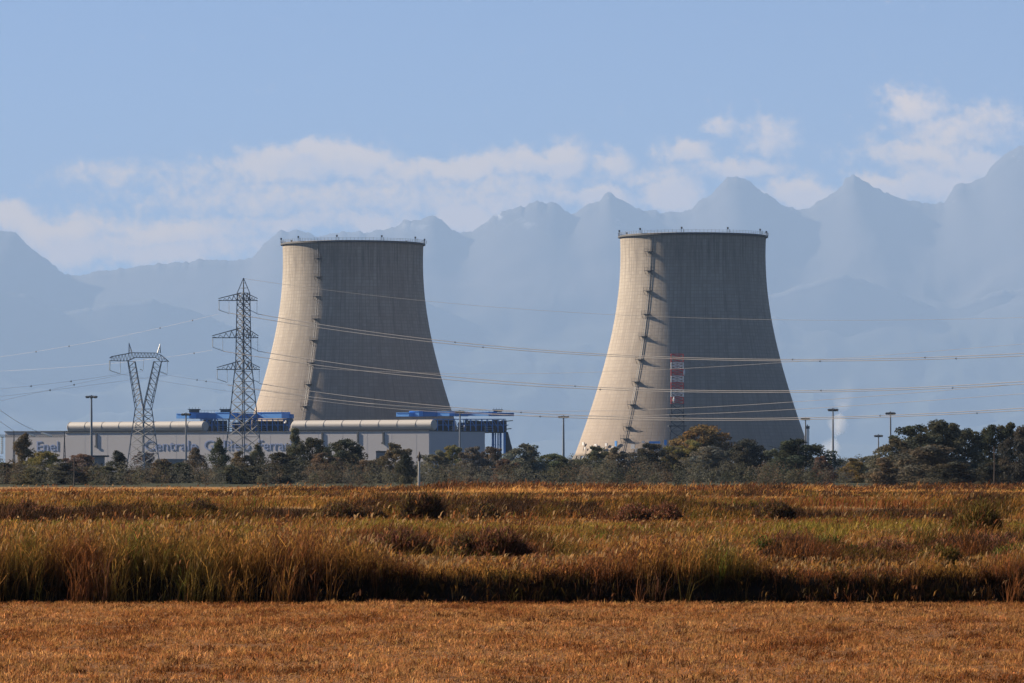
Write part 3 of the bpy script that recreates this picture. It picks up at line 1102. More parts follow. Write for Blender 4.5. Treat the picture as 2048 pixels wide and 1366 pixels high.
def flood_mast(px, top, d, label, mdark=True, w=1.0):
    s = F / d
    c = P(px, HY, d)
    root = empty('floodlight_mast', (c.x, c.y, 0), label, 'floodlight mast', 'tall floodlight masts')
    h = CH + (HY - top) / s
    q = MB()
    q.tube([(0, 0, 0), (0, 0, h * .33), (0, 0, h * .66), (0, 0, h)], (.55 * w, .48 * w, .4 * w, .3 * w), 8)
    q.box((0, 0, .3), (1.5, 1.5, .6))
    q.build('pole', M['galvdark'] if mdark else M['galv'], root)
    q = MB()
    R = 1.55 * w
    pr = []
    for k in range(12):
        a0, a1 = 2 * math.pi * k / 12, 2 * math.pi * (k + 1) / 12
        q.bar((R * math.cos(a0), R * math.sin(a0), h), (R * math.cos(a1), R * math.sin(a1), h), .22)
        if k % 3 == 0: q.bar((0, 0, h), (R * math.cos(a0), R * math.sin(a0), h), .2)
    q.bar((0, 0, h - .3), (0, 0, h + .7), .5)
    q.box((0, 0, h + .35), (1.6 * w, 1.6 * w, .25))
    q.build('head_ring', M['darkmetal'], root)
    for k in range(8):
        a = 2 * math.pi * (k + .25) / 8
        l = MB()
        e = Vector((math.cos(a), math.sin(a), 0))
        t = Vector((-e.y, e.x, 0))
        z2 = (Vector((0, 0, 1)) + e * .5).normalized()
        l.box(e * (R + .3) + Vector((0, 0, h)), (.75, .6, .7), (t, t.cross(z2), z2))
        l.bar(e * R + Vector((0, 0, h - .1)), e * (R + .3) + Vector((0, 0, h - .35)), .14)
        l.build('floodlight', M['machine'], root)


flood_mast(183, 794, 1700, 'floodlight mast left of the wide headed pylon, tall dark pole against the sky')
flood_mast(372, 829, 1750, 'floodlight mast between the two pylons, its head against the blue canopy', w=.8)
flood_mast(920, 824, 1800, 'floodlight mast in front of the right end of the hall, head at the blue canopy', w=.8)
flood_mast(1127, 834, 1850, 'floodlight mast standing alone in the gap between the cooling towers')
flood_mast(1611, 838, 1880, 'floodlight mast close to the right foot of the right cooling tower, beside a white chimney', w=.8)
flood_mast(1666, 820, 1650, 'floodlight mast with drifting white smoke behind it, tallest right of the towers', w=.8)
flood_mast(1781, 827, 1700, 'floodlight mast rising behind the big dark tree on the right', w=.8)
flood_mast(1757, 872, 1900, 'short floodlight mast just left of the big dark tree', w=.75)


def chimney():
    d = 1900.0
    c = P(1614.5, HY, d)
    root = empty('chimney', (c.x, c.y, 0), 'slim white chimney with dark cap at the foot of the right tower', 'chimney')
    h = CH + (HY - 853) * d / F
    q = MB(); q.tube([(0, 0, 0), (0, 0, h)], .85, 14); q.build('flue', M['white'], root)
    q = MB(); q.tube([(0, 0, h - .9), (0, 0, h + .2)], .98, 14); q.bar((0, 0, h), (0, 0, h + .8), .5); q.build('cap', M['machine'], root)


chimney()


def gantry():
    d = 1500.0
    s = F / d
    c = P(70, HY, d)
    root = empty('substation_gantry', (c.x, c.y, 0), 'dark steel line gantry with two posts and a beam, in front of the annex', 'gantry')
    L = lambda px, py, dy=0: Vector(((px - 70) / s, dy, CH + (HY - py) / s))
    for px in (28, 129):
        q = MB()
        for dx in (-2.5, 2.5):
            for dy in (-.8, .8):
                q.bar(L(px + dx, HY + CH * s, dy), L(px, 862, 0), .3, .22)
        for i in range(9):
            t = i / 10
            q.bar(L(px - 2.5, 952, -.8).lerp(L(px, 862), t), L(px + 2.5, 952, -.8).lerp(L(px, 862), t + .08), .14)
        q.build('post', M['darkmetal'], root)
    q = MB()
    for dy in (-.5, .5):
        for y in (870, 874): q.bar(L(-4, y, dy), L(130, y, dy), .2)
    for i in range(34):
        x = -4 + i * 4
        q.bar(L(x, 874, -.5), L(x + 2, 870, -.5), .12); q.bar(L(x + 2, 870, -.5), L(x + 4, 874, -.5), .12)
    q.build('beam', M['darkmetal'], root)
    insulator(root, L(104, 873, -.8), L(86, 866, -4), .32)
    insulator(root, L(72, 873, -.8), L(62, 869, -4), .25)
    insulator(root, L(4, 874), L(4, 908), .5)


gantry()


def small_buildings():
    def hut(name, label, px0, px1, top, bot, d, m, roofm, over):
        s = F / d
        a, b = P(px0, bot, d), P(px1, top, d)
        root = empty(name, ((a.x + b.x) / 2, d, 0), label, 'building')
        w = b.x - a.x
        h = b.z
        q = MB(); q.box((0, w * .4, h / 2), (w, w * .8, h)); q.build('wall', M[m], root)
        q = MB(); q.box((over * .4, w * .4, h + .25), (w + over, w * .8 + over, .5)); q.build('roof', M[roofm], root)
        q = MB(); q.box((w * .1, -.04, 1.1), (1.1, .08, 2.2)); q.build('door', M['machine'], root)
        for k in (-.3, .32):
            q = MB(); q.box((w * k, -.03, h * .62), (w * .16, .06, 1.0)); q.build('window', M['machine'], root)
    hut('equipment_hut', 'small blue grey hut with flat overhanging roof among the left bushes', 184, 208, 914, 940, 1400, 'galvdark', 'machine', 1.4)
    hut('equipment_hut', 'low grey shed right of the wide headed pylon, below the lettering', 322, 366, 921, 945, 1420, 'galvdark', 'galvdark', .3)
    hut('storage_shed', 'small grey shed below the hall wall, between dark trees', 752, 770, 905, 940, 1450, 'galvdark', 'machine', .4)
    hut('storage_shed', 'pale grey long shed behind the bushes by the lone mast right of the towers', 1652, 1694, 933, 950, 1500, 'galv', 'galvdark', .5)
    hut('white_house', 'white walled house half hidden by trees at the right edge', 2018, 2075, 928, 960, 1000, 'white', 'red', .8)


small_buildings()


def pole(px, top, d, label, two=False, w=.2, name='utility_pole'):
    c = P(px, HY, d)
    h = CH + (HY - top) * d / F
    z0 = float(ground_z(np.array([c.x]), np.array([d]))[0])
    root = empty(name, (c.x, c.y, z0), label, 'pole')
    h -= z0
    if two:
        q = MB(); q.tube([(0, 0, 0), (0.03, 0, h * .72)], (w, w * .8), 8); q.build('lower_shaft', M['palewood'], root)
        q = MB(); q.tube([(0.03, 0, h * .72), (.06, 0, h * .9), (.05, 0, h)], (w * .95, w * 1.0, w * .3), 8); q.bar((-.4, 0, h * .82), (.4, 0, h * .82), .16); q.build('upper_shaft', M['wood'], root)
    else:
        q = MB(); q.tube([(0, 0, 0), (.05, 0, h * .5), (0, 0, h)], (w, w * .85, w * .6), 8); q.build('shaft', M['wood'], root)
        q = MB(); q.bar((-w * 2, 0, h * .95), (w * 2, 0, h * .95), w * .6); q.build('crosspiece', M['wood'], root)


pole(838, 903, 640, 'wooden pole with dark top and pale lower half, before the hall corner', True, .17)
pole(148, 915, 660, 'thin bare wooden pole among the bushes left of the wide headed pylon', False, .09)
pole(1988, 893, 600, 'thin bare pole in front of the dark trees at the right', False, .08)

# ------------------------------------------------------------------ overhead lines
def wire(pts, d0, d1, label, r=.085, name='power_line', spacers=(), deg=3, group='overhead power lines'):
    xs = np.array([p[0] for p in pts], float)
    ys = np.array([p[1] for p in pts], float)
    mx, sx = xs.mean(), max(1.0, xs.std())
    co = np.polyfit((xs - mx) / sx, ys, min(deg, len(pts) - 1))
    X = np.linspace(xs[0], xs[-1], 70)
    Y = np.polyval(co, (X - mx) / sx)
    Dd = np.linspace(d0, d1, 70)
    Pp = [P(a, b, dd) for a, b, dd in zip(X, Y, Dd)]
    c = Pp[35].copy()
    q = MB(); q.tube([p - c for p in Pp], r, 4)
    root = q.build(name, M['wire'], None, c)
    tag(root, label, 'power line', group)
    for sxp in spacers:
        b = P(sxp, float(np.polyval(co, (sxp - mx) / sx)), float(np.interp(sxp, X, Dd))) - c
        k = MB(); k.bar(b + Vector((-.2, 0, -.05)), b + Vector((.2, 0, -.05)), .2, .2, 6); k.bar(b + Vector((.05, 0, .22)), b + Vector((.05, 0, -.32)), .13)
        k.build('spacer', M['darkmetal'], root)


A, B = 1200, 1120
wire([(487, 557), (637, 578), (848, 601), (1090, 622), (1335, 634), (1540, 639), (1800, 640), (2300, 625)], A, B, 'thin uppermost earth wire crossing both cooling towers', .03)
wire([(514, 627), (640, 650), (862, 679), (1105, 701), (1340, 714), (1560, 719), (1850, 715), (2300, 690)], A, B, 'upper wire of the top pair right of the taller pylon', .075, spacers=(910, 1585, 1850))
wire([(458, 626), (640, 655), (862, 685), (1105, 705), (1340, 717), (1560, 722), (1850, 719), (2300, 697)], A - 5, B - 5, 'lower wire of the top pair right of the taller pylon', .075, spacers=(966, 1640, 1912))
wire([(515, 702), (640, 722), (880, 750), (1105, 770), (1340, 780), (1580, 781), (1750, 778), (2300, 742)], A, B, 'upper wire of the middle pair right of the taller pylon', .075, spacers=(1150, 1642))
wire([(446, 702), (630, 731), (885, 757), (1105, 775), (1340, 783), (1580, 784), (1750, 782), (2300, 750)], A - 5, B - 5, 'lower wire of the middle pair right of the taller pylon', .075, spacers=(1200, 1905))
wire([(518, 766), (625, 784), (900, 814), (1030, 825), (1170, 830), (1340, 835), (1600, 836), (1850, 828), (2300, 796)], A, B, 'upper wire of the bottom pair right of the taller pylon', .075, spacers=(1042, 1760))
wire([(455, 767), (620, 797), (760, 812), (900, 823), (1030, 829), (1170, 833), (1340, 839), (1600, 840), (1850, 833), (2300, 803)], A - 5, B - 5, 'lower wire of the bottom pair right of the taller pylon', .075, spacers=(1080, 1954))
wire([(560, 784), (700, 803), (820, 815), (900, 819), (1000, 822), (1150, 820), (1340, 815), (1600, 803), (1850, 786), (2300, 748)], 1500, 1400, 'faint rising wire over the lower right tower, upper of two', .055, group='faint far power lines')
wire([(600, 795), (700, 809), (820, 822), (900, 827), (1000, 831), (1150, 831), (1340, 826), (1600, 818), (1850, 804), (2300, 770)], 1505, 1405, 'faint rising wire over the lower right tower, lower of two', .055, group='faint far power lines')
wire([(625, 735), (780, 744), (890, 748), (1105, 748), (1340, 736), (1560, 724), (1850, 706), (2300, 668)], 1505, 1405, 'faint rising wire crossing the middle of both towers', .04, group='faint far power lines')
wire([(241, 748), (120, 765), (0, 778), (-200, 790)], 1150, 1060, 'wire from the left arm of the wide headed pylon, running left', .022, spacers=(142, 62))
wire([(286, 742), (140, 771), (0, 802), (-200, 840)], 1150, 1060, 'wire from the middle of the wide headed pylon, running left', .022, spacers=(148, 100))
wire([(334, 750), (200, 768), (60, 786), (-200, 812)], 1150, 1060, 'wire from the right arm of the wide headed pylon, running left', .022)
wire([(241, 748), (340, 765), (440, 780), (600, 802)], 1150, 1300, 'wire from the left arm of the wide headed pylon, running right', .022)
wire([(334, 750), (410, 762), (520, 778), (640, 797)], 1150, 1300, 'wire from the right arm of the wide headed pylon, running right', .022, spacers=(412, 394))
wire([(424, 700), (320, 716), (138, 734), (-200, 752)], 1200, 1300, 'thin wire left of the taller pylon, passing above the floodlight mast', .014, spacers=(388,))
wire([(437, 628), (385, 640), (320, 656), (138, 692), (-200, 735)], 1200, 1300, 'thin wire left of the taller pylon from its top arm, high in the sky', .014, spacers=(385, 320, 138, 72))
wire([(86, 866), (50, 852), (0, 820), (-80, 758)], 1496, 1380, 'upper wire slanting down to the gantry at the left edge', .07)
wire([(28, 862), (0, 843), (-80, 790)], 1500, 1390, 'lower wire slanting down to the gantry at the left edge', .07)

# ------------------------------------------------------------------ trees
def crown_mesh(seed, style):
    """unit crown: x, y within about 0.5, z from 0 to 1; a cloud of small leaf sprays gathered in clumps"""
    r = np.random.default_rng(seed)
    if style == 'round':
        nb, n, base, rb = 90, 13000, 0.03, (0.11, 0.17)
    elif style == 'tall':
        nb, n, base, rb = 80, 9000, 0.03, (0.11, 0.17)
    elif style == 'loose':
        nb, n, base, rb = 80, 12000, 0.02, (0.10, 0.16)
    else:
        nb, n, base, rb = 46, 7500, 0.0, (0.12, 0.22)
    C = []
    while len(C) < nb:
        p = r.uniform(-1, 1, 3)
        z = (p[2] + 1) / 2
        if style == 'round': rad_ = 0.42 * max(0, 1 - max(0, (z - 0.22) / 0.80) ** 2.2) ** .5
        elif style == 'tall': rad_ = 0.42 * (math.sin(math.pi * min(1, 0.2 + z * 0.79)) ** 0.6) * (1.1 - 0.5 * z)
        elif style == 'loose': rad_ = 0.42 * (math.sin(math.pi * min(1, 0.22 + z * 0.75)) ** 0.5)
        else: rad_ = 0.42 * math.sqrt(max(0, 1 - z ** 1.6))
        rad_ *= 1 + 0.25 * math.sin(3 * math.atan2(p[1], p[0]) + seed) + r.uniform(-.12, .12)
        if p[0] ** 2 + p[1] ** 2 < 1:
            C.append((p[0] * rad_, p[1] * rad_, base + z * (0.90 - base), r.uniform(*rb) * (1.1 - 0.5 * z)))
    C = np.array(C)
    k = r.integers(0, nb, n)
    dirv = r.normal(size=(n, 3))
    dirv /= np.linalg.norm(dirv, axis=1)[:, None]
    rr = r.uniform(0.25, 1.0, n) ** 0.45 * r.uniform(.8, 1.12, n)
    pos = C[k, :3] + dirv * (C[k, 3] * rr)[:, None] * np.array([1, 1, 0.72])
    pos[:, 2] = np.clip(pos[:, 2], 0.01, 1.0)
    nrm = dirv * 0.8 + r.normal(size=(n, 3)) * 0.7
    nrm /= np.linalg.norm(nrm, axis=1)[:, None]
    t = np.cross(nrm, r.normal(size=(n, 3)))
    t /= np.linalg.norm(t, axis=1)[:, None]
    b = np.cross(nrm, t)
    sz = r.uniform(0.011, 0.026, n)[:, None] * (1.25 if style == 'bush' else 1)
    V = np.stack([pos - t * sz, pos + b * sz * .55, pos + t * sz, pos - b * sz * .55], 1).reshape(-1, 3)
    q = np.arange(n * 4).reshape(n, 4)
    clump = r.uniform(.65, 1.35, nb)[k] * r.uniform(.75, 1.25, n)
    hue = (r.uniform(-1, 1, nb)[k] * 0.14)
    colr = np.stack([clump * (1 + hue), clump, clump * (1 - hue)], 1)
    return mesh_np('crown', V, q, M['leaf'], np.repeat(colr, 4, 0))


def trunk_mesh(seed, style):
    r = random.Random(seed)
    q = MB()
    top = .8
    pts = [(0, 0, -.02), (.008, .004, .2), (-.01, .008, .45), (.012, -.006, top)]
    q.tube(pts, (.032, .025, .017, .005), 7)
    for k in range(9):
        z = .12 + .06 * k
        a = r.uniform(0, 6.28)
        l = r.uniform(.2, .36)
        b = Vector((0, 0, z))
        e = b + Vector((math.cos(a) * l, math.sin(a) * l, r.uniform(.12, .28)))
        m_ = b.lerp(e, .5) + Vector((0, 0, .03))
        q.tube([b, m_, e], (.013, .008, .003), 5)
    me = bpy.data.meshes.new('trunk')
    me.from_pydata(q.v, [], q.f)
    me.materials.append(M['bark'])
    me.update()
    return me


CROWNS = {s: [crown_mesh(17 * i + len(s), s) for i in range(1, 5)] for s in ('round', 'tall', 'loose', 'bush')}
TRUNKS = [trunk_mesh(i, '') for i in range(4)]
tree_rng = random.Random(5)
OL, DK, BR, YG, OR, GR = (.118, .110, .070), (.064, .068, .048), (.140, .106, .074), (.165, .145, .06), (.175, .12, .045), (.138, .134, .106)


def tree(px, top, wpx, d, style, tint, label):
    c = P(px, HY, d)
    h = CH + (HY - top) * d / F
    w = wpx * d / F * (1.55 if style == 'loose' else 1.5 if style == 'round' and px < 1700 else 1.32)
    z0 = float(ground_z(np.array([c.x]), np.array([d]))[0])
    shrub = style == 'bush'
    root = empty('shrub' if shrub else 'tree', (c.x, c.y, z0), label, 'shrub' if shrub else 'tree', 'trees and shrubs before the power station')
    root.scale = (w, w, (h - z0) * 1.06)
    root.rotation_euler = (0, 0, tree_rng.uniform(0, 6.28))
    cr = link('crown', tree_rng.choice(CROWNS[style]), root)
    j = [x * tree_rng.uniform(.9, 1.1) for x in tint]
    cr.color = (*j, 1)
    link('trunk', tree_rng.choice(TRUNKS), root)


T = [
    (8, 925, 50, 760, 'bush', DK, 'dark shrub cut by the left edge, below the annex'),
    (48, 866, 54, 860, 'tall', BR, 'tall brown green tree in front of the annex, left of its lettering'),
    (90, 903, 60, 820, 'round', YG, 'yellowish tree just below the annex lettering'),
    (62, 935, 80, 720, 'bush', OL, 'low olive shrub below the tall tree at the annex'),
    (128, 925, 70, 740, 'bush', DK, 'dark shrub below the right gantry post'),
    (158, 908, 64, 840, 'loose', BR, 'brownish loose tree at the foot of the floodlight mast far left'),
    (188, 932, 60, 740, 'bush', BR, 'rusty shrub in front of the blue grey hut'),
    (236, 901, 50, 800, 'tall', DK, 'dark pointed tree just left of the wide headed pylon legs'),
    (214, 932, 56, 730, 'bush', OL, 'olive shrub left of the dark pointed tree'),
    (290, 903, 44, 1250, 'loose', GR, 'grey green tree seen through the legs of the wide headed pylon'),
    (262, 940, 50, 760, 'bush', DK, 'dark shrub at the left foot of the wide headed pylon'),
    (325, 918, 52, 800, 'round', BR, 'round brown topped tree right of the wide headed pylon'),
    (361, 925, 44, 820, 'round', DK, 'small dark tree below the low grey shed'),
    (390, 895, 50, 900, 'tall', OL, 'grey olive tree under the first word of the lettering'),
    (438, 876, 48, 880, 'tall', DK, 'tall dark tree standing over the middle of the lettering'),
    (484, 902, 50, 900, 'loose', BR, 'brown tree between the legs of the taller pylon'),
    (516, 886, 42, 900, 'tall', OL, 'slim tree at the right leg of the taller pylon'),
    (462, 930, 60, 760, 'bush', OL, 'olive shrub left of the taller pylon foot'),
    (505, 932, 60, 760, 'bush', DK, 'dark shrub right of the taller pylon foot'),
    (562, 905, 76, 780, 'round', DK, 'broad dark tree after the end of the lettering'),
    (590, 854, 44, 960, 'tall', OL, 'tall slim olive tree reaching the hall roof edge'),
    (626, 876, 60, 860, 'round', DK, 'dark tree right of the slim olive tree'),
    (650, 905, 60, 800, 'loose', BR, 'brown loose tree below the first short downpipe'),
    (693, 879, 72, 830, 'round', DK, 'large dark domed tree before the middle of the hall'),
    (668, 895, 44, 900, 'loose', GR, 'pale loose tree left of the large domed tree'),
    (735, 920, 66, 800, 'bush', BR, 'brown shrub below the small grey shed'),
    (790, 886, 64, 880, 'loose', OL, 'pale olive tree below the second cream duct, left of the wooden pole'),
    (812, 908, 46, 780, 'tall', DK, 'dark narrow tree just left of the wooden pole'),
    (872, 900, 60, 900, 'loose', GR, 'grey green loose tree right of the wooden pole, below the hall corner'),
    (905, 890, 40, 940, 'loose', YG, 'yellowish slim tree in front of the shaded hall end'),
    (948, 893, 56, 920, 'loose', GR, 'grey tree below the shaded hall end, beside a floodlight mast'),
    (985, 893, 44, 960, 'loose', BR, 'brownish tree at the blue columns'),
    (1050, 888, 80, 850, 'round', GR, 'rounded grey green tree right of the blue columns'),
    (1012, 918, 60, 780, 'bush', BR, 'brown shrub below the blue columns'),
    (1108, 908, 70, 900, 'round', OL, 'olive tree under the lone mast between the towers'),
    (1150, 918, 56, 960, 'bush', GR, 'grey shrub at the left foot of the right tower'),
    (1192, 892, 60, 900, 'loose', OL, 'olive loose tree before the white panels of the right tower'),
    (1236, 894, 60, 860, 'loose', GR, 'grey tree before the right tower, left of its ladder foot'),
    (1296, 886, 60, 880, 'round', DK, 'dark tree before the right tower, right of its ladder foot'),
    (1345, 893, 56, 900, 'loose', OL, 'olive tree at the foot of the red and white mast'),
    (1402, 851, 112, 1000, 'round', OR, 'autumn orange and yellow tree before the right tower'),
    (1376, 880, 80, 900, 'loose', YG, 'yellow green tree left in front of the orange tree'),
    (1425, 893, 90, 840, 'round', GR, 'grey green tree below the orange tree'),
    (1490, 879, 74, 800, 'round', DK, 'dark green domed tree right of the orange tree'),
    (1546, 898, 56, 860, 'loose', GR, 'small grey tree between two dark domed trees'),
    (1596, 879, 116, 760, 'round', DK, 'broad dark domed tree at the right foot of the right tower'),
    (1645, 912, 44, 720, 'bush', BR, 'low brown shrub leaning on the broad domed tree'),
    (1666, 907, 22, 1700, 'tall', DK, 'small far tree behind the lone mast right of the towers'),
    (1706, 916, 50, 820, 'round', OR, 'rusty round tree in the gap right of the lone mast'),
    (1738, 912, 50, 850, 'loose', GR, 'pale loose tree left of the big dark tree'),
    (1792, 878, 100, 640, 'round', OL, 'left lobe tree of the big dark clump on the right, below a tall mast'),
    (1836, 850, 112, 655, 'round', DK, 'tall dark tree left of the middle of the big right clump'),
    (1884, 841, 116, 648, 'round', DK, 'tallest dark tree of the big right clump, right of its middle'),
    (1930, 858, 96, 655, 'round', DK, 'dark tree on the right side of the big clump'),
    (1862, 890, 150, 625, 'round', OL, 'broad olive tree low in the front of the big right clump'),
    (1770, 915, 70, 610, 'bush', OL, 'low shrub in front of the big clump, left side'),
    (1980, 850, 74, 690, 'tall', DK, 'ragged tree with thin spires left of the thin bare pole at the right'),
    (2018, 846, 70, 690, 'loose', DK, 'ragged tall tree near the right edge, above the white house'),
    (2052, 852, 80, 680, 'round', DK, 'dark tree cut by the right edge'),
    (1905, 925, 110, 600, 'bush', DK, 'wide dark shrub at the base of the big clump'),
    (1985, 925, 80, 605, 'bush', DK, 'dark shrub around the foot of the thin bare pole at the right'),
]
for t_ in T:
    tree(*t_)


def scrub(name, n, px_rng, d_rng, hmin, hmax, tints, seed, leaf):
    """undergrowth and far wood that read as one mass"""
    r = np.random.default_rng(seed)
    V, C = [], []
    for _ in range(n):
        d = r.uniform(*d_rng)
        px = r.uniform(*px_rng)
        h = r.uniform(hmin, hmax)
        w = h * r.uniform(.6, 1.2)
        c = np.array([(px - 1024) / F * d, d, 0])
        m = 230
        dv = r.normal(size=(m, 3)); dv /= np.linalg.norm(dv, axis=1)[:, None]
        pos = c + dv * np.array([w * .55, w * .55, h * .5]) * (r.uniform(.3, 1, m) ** .5)[:, None] + np.array([0, 0, h * .45])
        pos[:, 2] = np.maximum(pos[:, 2], .05)
        nn = r.normal(size=(m, 3)); t = np.cross(nn, dv + r.normal(size=(m, 3)))
        t /= np.linalg.norm(t, axis=1)[:, None]
        b = np.cross(t, dv)
        b /= np.linalg.norm(b, axis=1)[:, None] + 1e-6
        sz = r.uniform(.5, 1, m)[:, None] * leaf
        V.append(np.stack([pos - t * sz, pos + b * sz * .6, pos + t * sz, pos - b * sz * .6], 1).reshape(-1, 3))
        tint = np.array(tints[r.integers(len(tints))]) * r.uniform(.8, 1.2)
        C.append(np.repeat(tint[None] * r.uniform(.7, 1.3, (m, 1)), 4, 0))
    V, C = np.concatenate(V), np.concatenate(C)
    me = mesh_np(name, V, np.arange(len(V)).reshape(-1, 4), M['leafstuff'], C * .8)
    return link(name, me)


M['leafstuff'] = mat_leaf('scrub_leaves', False, .3)
tag(scrub('undergrowth', 520, (-150, 2200), (645, 1050), 1.6, 4.6, [OL, DK, GR, BR, GR], 3, .17), 'tangled grey green undergrowth below the trees', 'undergrowth', kind='stuff')
tag(scrub('woodland', 300, (-300, 2400), (2250, 2700), 6, 11, [OL, DK, GR], 9, .6), 'far low woodland on the horizon behind the towers', 'woodland', kind='stuff')

# ------------------------------------------------------------------ grasses
def blades(x, y, z, h, w, lean, col, r, curl=.35, wind=.12):
    """curved tapering blades: two segments each, returned as (verts, quads, tris, colours)"""
    n = len(x)
    a = r.uniform(0, 2 * math.pi, n)
    la = r.uniform(0, 2 * math.pi, n)
    dx, dy = np.cos(la) * lean * h + wind * h, np.sin(la) * lean * h
    wx, wy = np.cos(a) * w / 2, np.sin(a) * w / 2 * .6
    b = np.stack([x, y, z], 1)
    m = b + np.stack([dx * .3, dy * .3, h * .55], 1)
    t = b + np.stack([dx, dy, h * (1 - curl * lean)], 1)
    W = np.stack([wx, wy, 0 * wx], 1)
    V = np.stack([b - W * .8, b + W * .8, m + W, m - W, t], 1).reshape(-1, 3)
    i = np.arange(n)[:, None] * 5
    q = i + np.array([[0, 1, 2, 3]])
    tr = i + np.array([[3, 2, 4]])
    return V, q, tr, np.repeat(col, 5, 0)


def join(parts):
    V, Q, Tt, C = [], [], [], []
    o = 0
    for v, q, t, c in parts:
        V.append(v); Q.append(q + o); Tt.append(t + o); C.append(c)
        o += len(v)
    return np.concatenate(V), np.concatenate(Q), np.concatenate(Tt), np.concatenate(C)


GOLD, RUST, OLIVE, GREEN, BROWN, PALE = [np.array(c) for c in ((.50, .26, .075), (.34, .14, .055), (.24, .17, .05), (.17, .19, .035), (.17, .085, .045), (.60, .40, .20))]


def palette(x, y, r, wts, seed, scale):
    """per-plant colour: patches of the five hues with individual jitter"""
    n1 = smooth_noise(x, y * .35, seed, scale) + r.normal(0, .13, len(x))
    cols = [c for c, _ in wts]
    cum = np.cumsum([w for _, w in wts]); cum = cum / cum[-1]
    # spread the noise to a near uniform rank
    rank = np.argsort(np.argsort(n1)) / len(n1)
    k = np.searchsorted(cum, rank).clip(0, len(cols) - 1)
    c = np.stack(cols)[k]
    return c * r.uniform(.65, 1.3, len(x))[:, None] * (1 + r.normal(0, .06, (len(x), 3)))


def frame_x(y, r, margin=70):
    return ((r.uniform(-margin, 2048 + margin, len(y))) - 1024) / F * y


GAIN = {'tall_grass': .54, 'meadow_grass': .50, 'rough_grass': .48, 'far_grass': .5, 'stubble': .42}


def grass_stuff(name, label, parts):
    V, Q, Tt, C = join(parts)
    me = mesh_np(name, V, Q, M['grass'], np.clip(C * GAIN.get(name, .45) * np.array((1.0, .95, .92)), 0.004, .95), Tt)
    tag(link(name, me), label, 'grass', kind='stuff')


def stubble():
    r = np.random.default_rng(1)
    n = 42000
    y = np.sqrt(r.uniform(52.0 ** 2, 93.0 ** 2, n))
    y = np.where(r.random(n) < .75, np.round(y / .30) * .30 + r.normal(0, .045, n), y)    # cut rows
    y = np.minimum(y, 93.0)
    x = frame_x(y, r, 140)
    z = ground_z(x, y)
    parts = []
    cl = smooth_noise(x, y, 5, 1.6)
    cl2 = smooth_noise(x, y, 6, .35)
    hh = r.uniform(.03, .105, n) * (.3 + .7 * cl + .9 * cl2 ** 1.5)
    col = palette(x, y, r, [(np.array((.34, .13, .048)), 1.2), (np.array((.70, .315, .11)), 3), (np.array((.85, .44, .17)), 2.6), (np.array((.24, .10, .04)), .7)], 12, .9)
    col = col * (.66 + .62 * smooth_noise(x * .10, y, 91, .55))[:, None]
    keep = r.random(n) < np.clip(cl2 * 1.7 + .12, 0, 1)
    x, y, z, hh, col = x[keep], y[keep], z[keep], hh[keep], col[keep]
    n = len(x)
    for k in range(7):
        sx, sy = r.normal(0, .035, n), r.normal(0, .03, n)
        parts.append(blades(x + sx, y + sy, z - .01, hh * r.uniform(.6, 1.2, n), r.uniform(.007, .016, n), r.uniform(.1, .8, n), col * r.uniform(.6, 1.4, n)[:, None], r, wind=.1))
    # straw lying about
    m = 60000
    y2 = np.sqrt(r.uniform(52.0 ** 2, 93.0 ** 2, m)); x2 = frame_x(y2, r, 140)
    c2 = palette(x2, y2, r, [(np.array((.38, .16, .06)), 1), (np.array((.74, .36, .13)), 2.4), (np.array((.76, .44, .20)), .8)], 14, 1.3)
    parts.append(blades(x2, y2, ground_z(x2, y2) + r.uniform(.0, .05, m), r.uniform(.01, .05, m), r.uniform(.008, .016, m), r.uniform(1.5, 5.0, m), c2, r, curl=.02, wind=0))
    grass_stuff('stubble', 'orange brown rice stubble covering the near field', parts)


def ridge_h(x, y):
    """height of the first belt of tall grass, from the photograph: tall on the left, low with a lit edge on the right"""
    px = x / y * F + 1024
    return np.interp(px, [-100, 300, 640, 740, 800, 900, 1150, 1230, 1320, 1440, 1500, 1540, 1800, 1850, 1960, 2030, 2200],
                     [1.55, 1.55, 1.5, 1.25, .84, .78, .84, 1.15, 1.38, 1.33, 1.1, .68, .66, .95, .78, 1.2, 1.25])


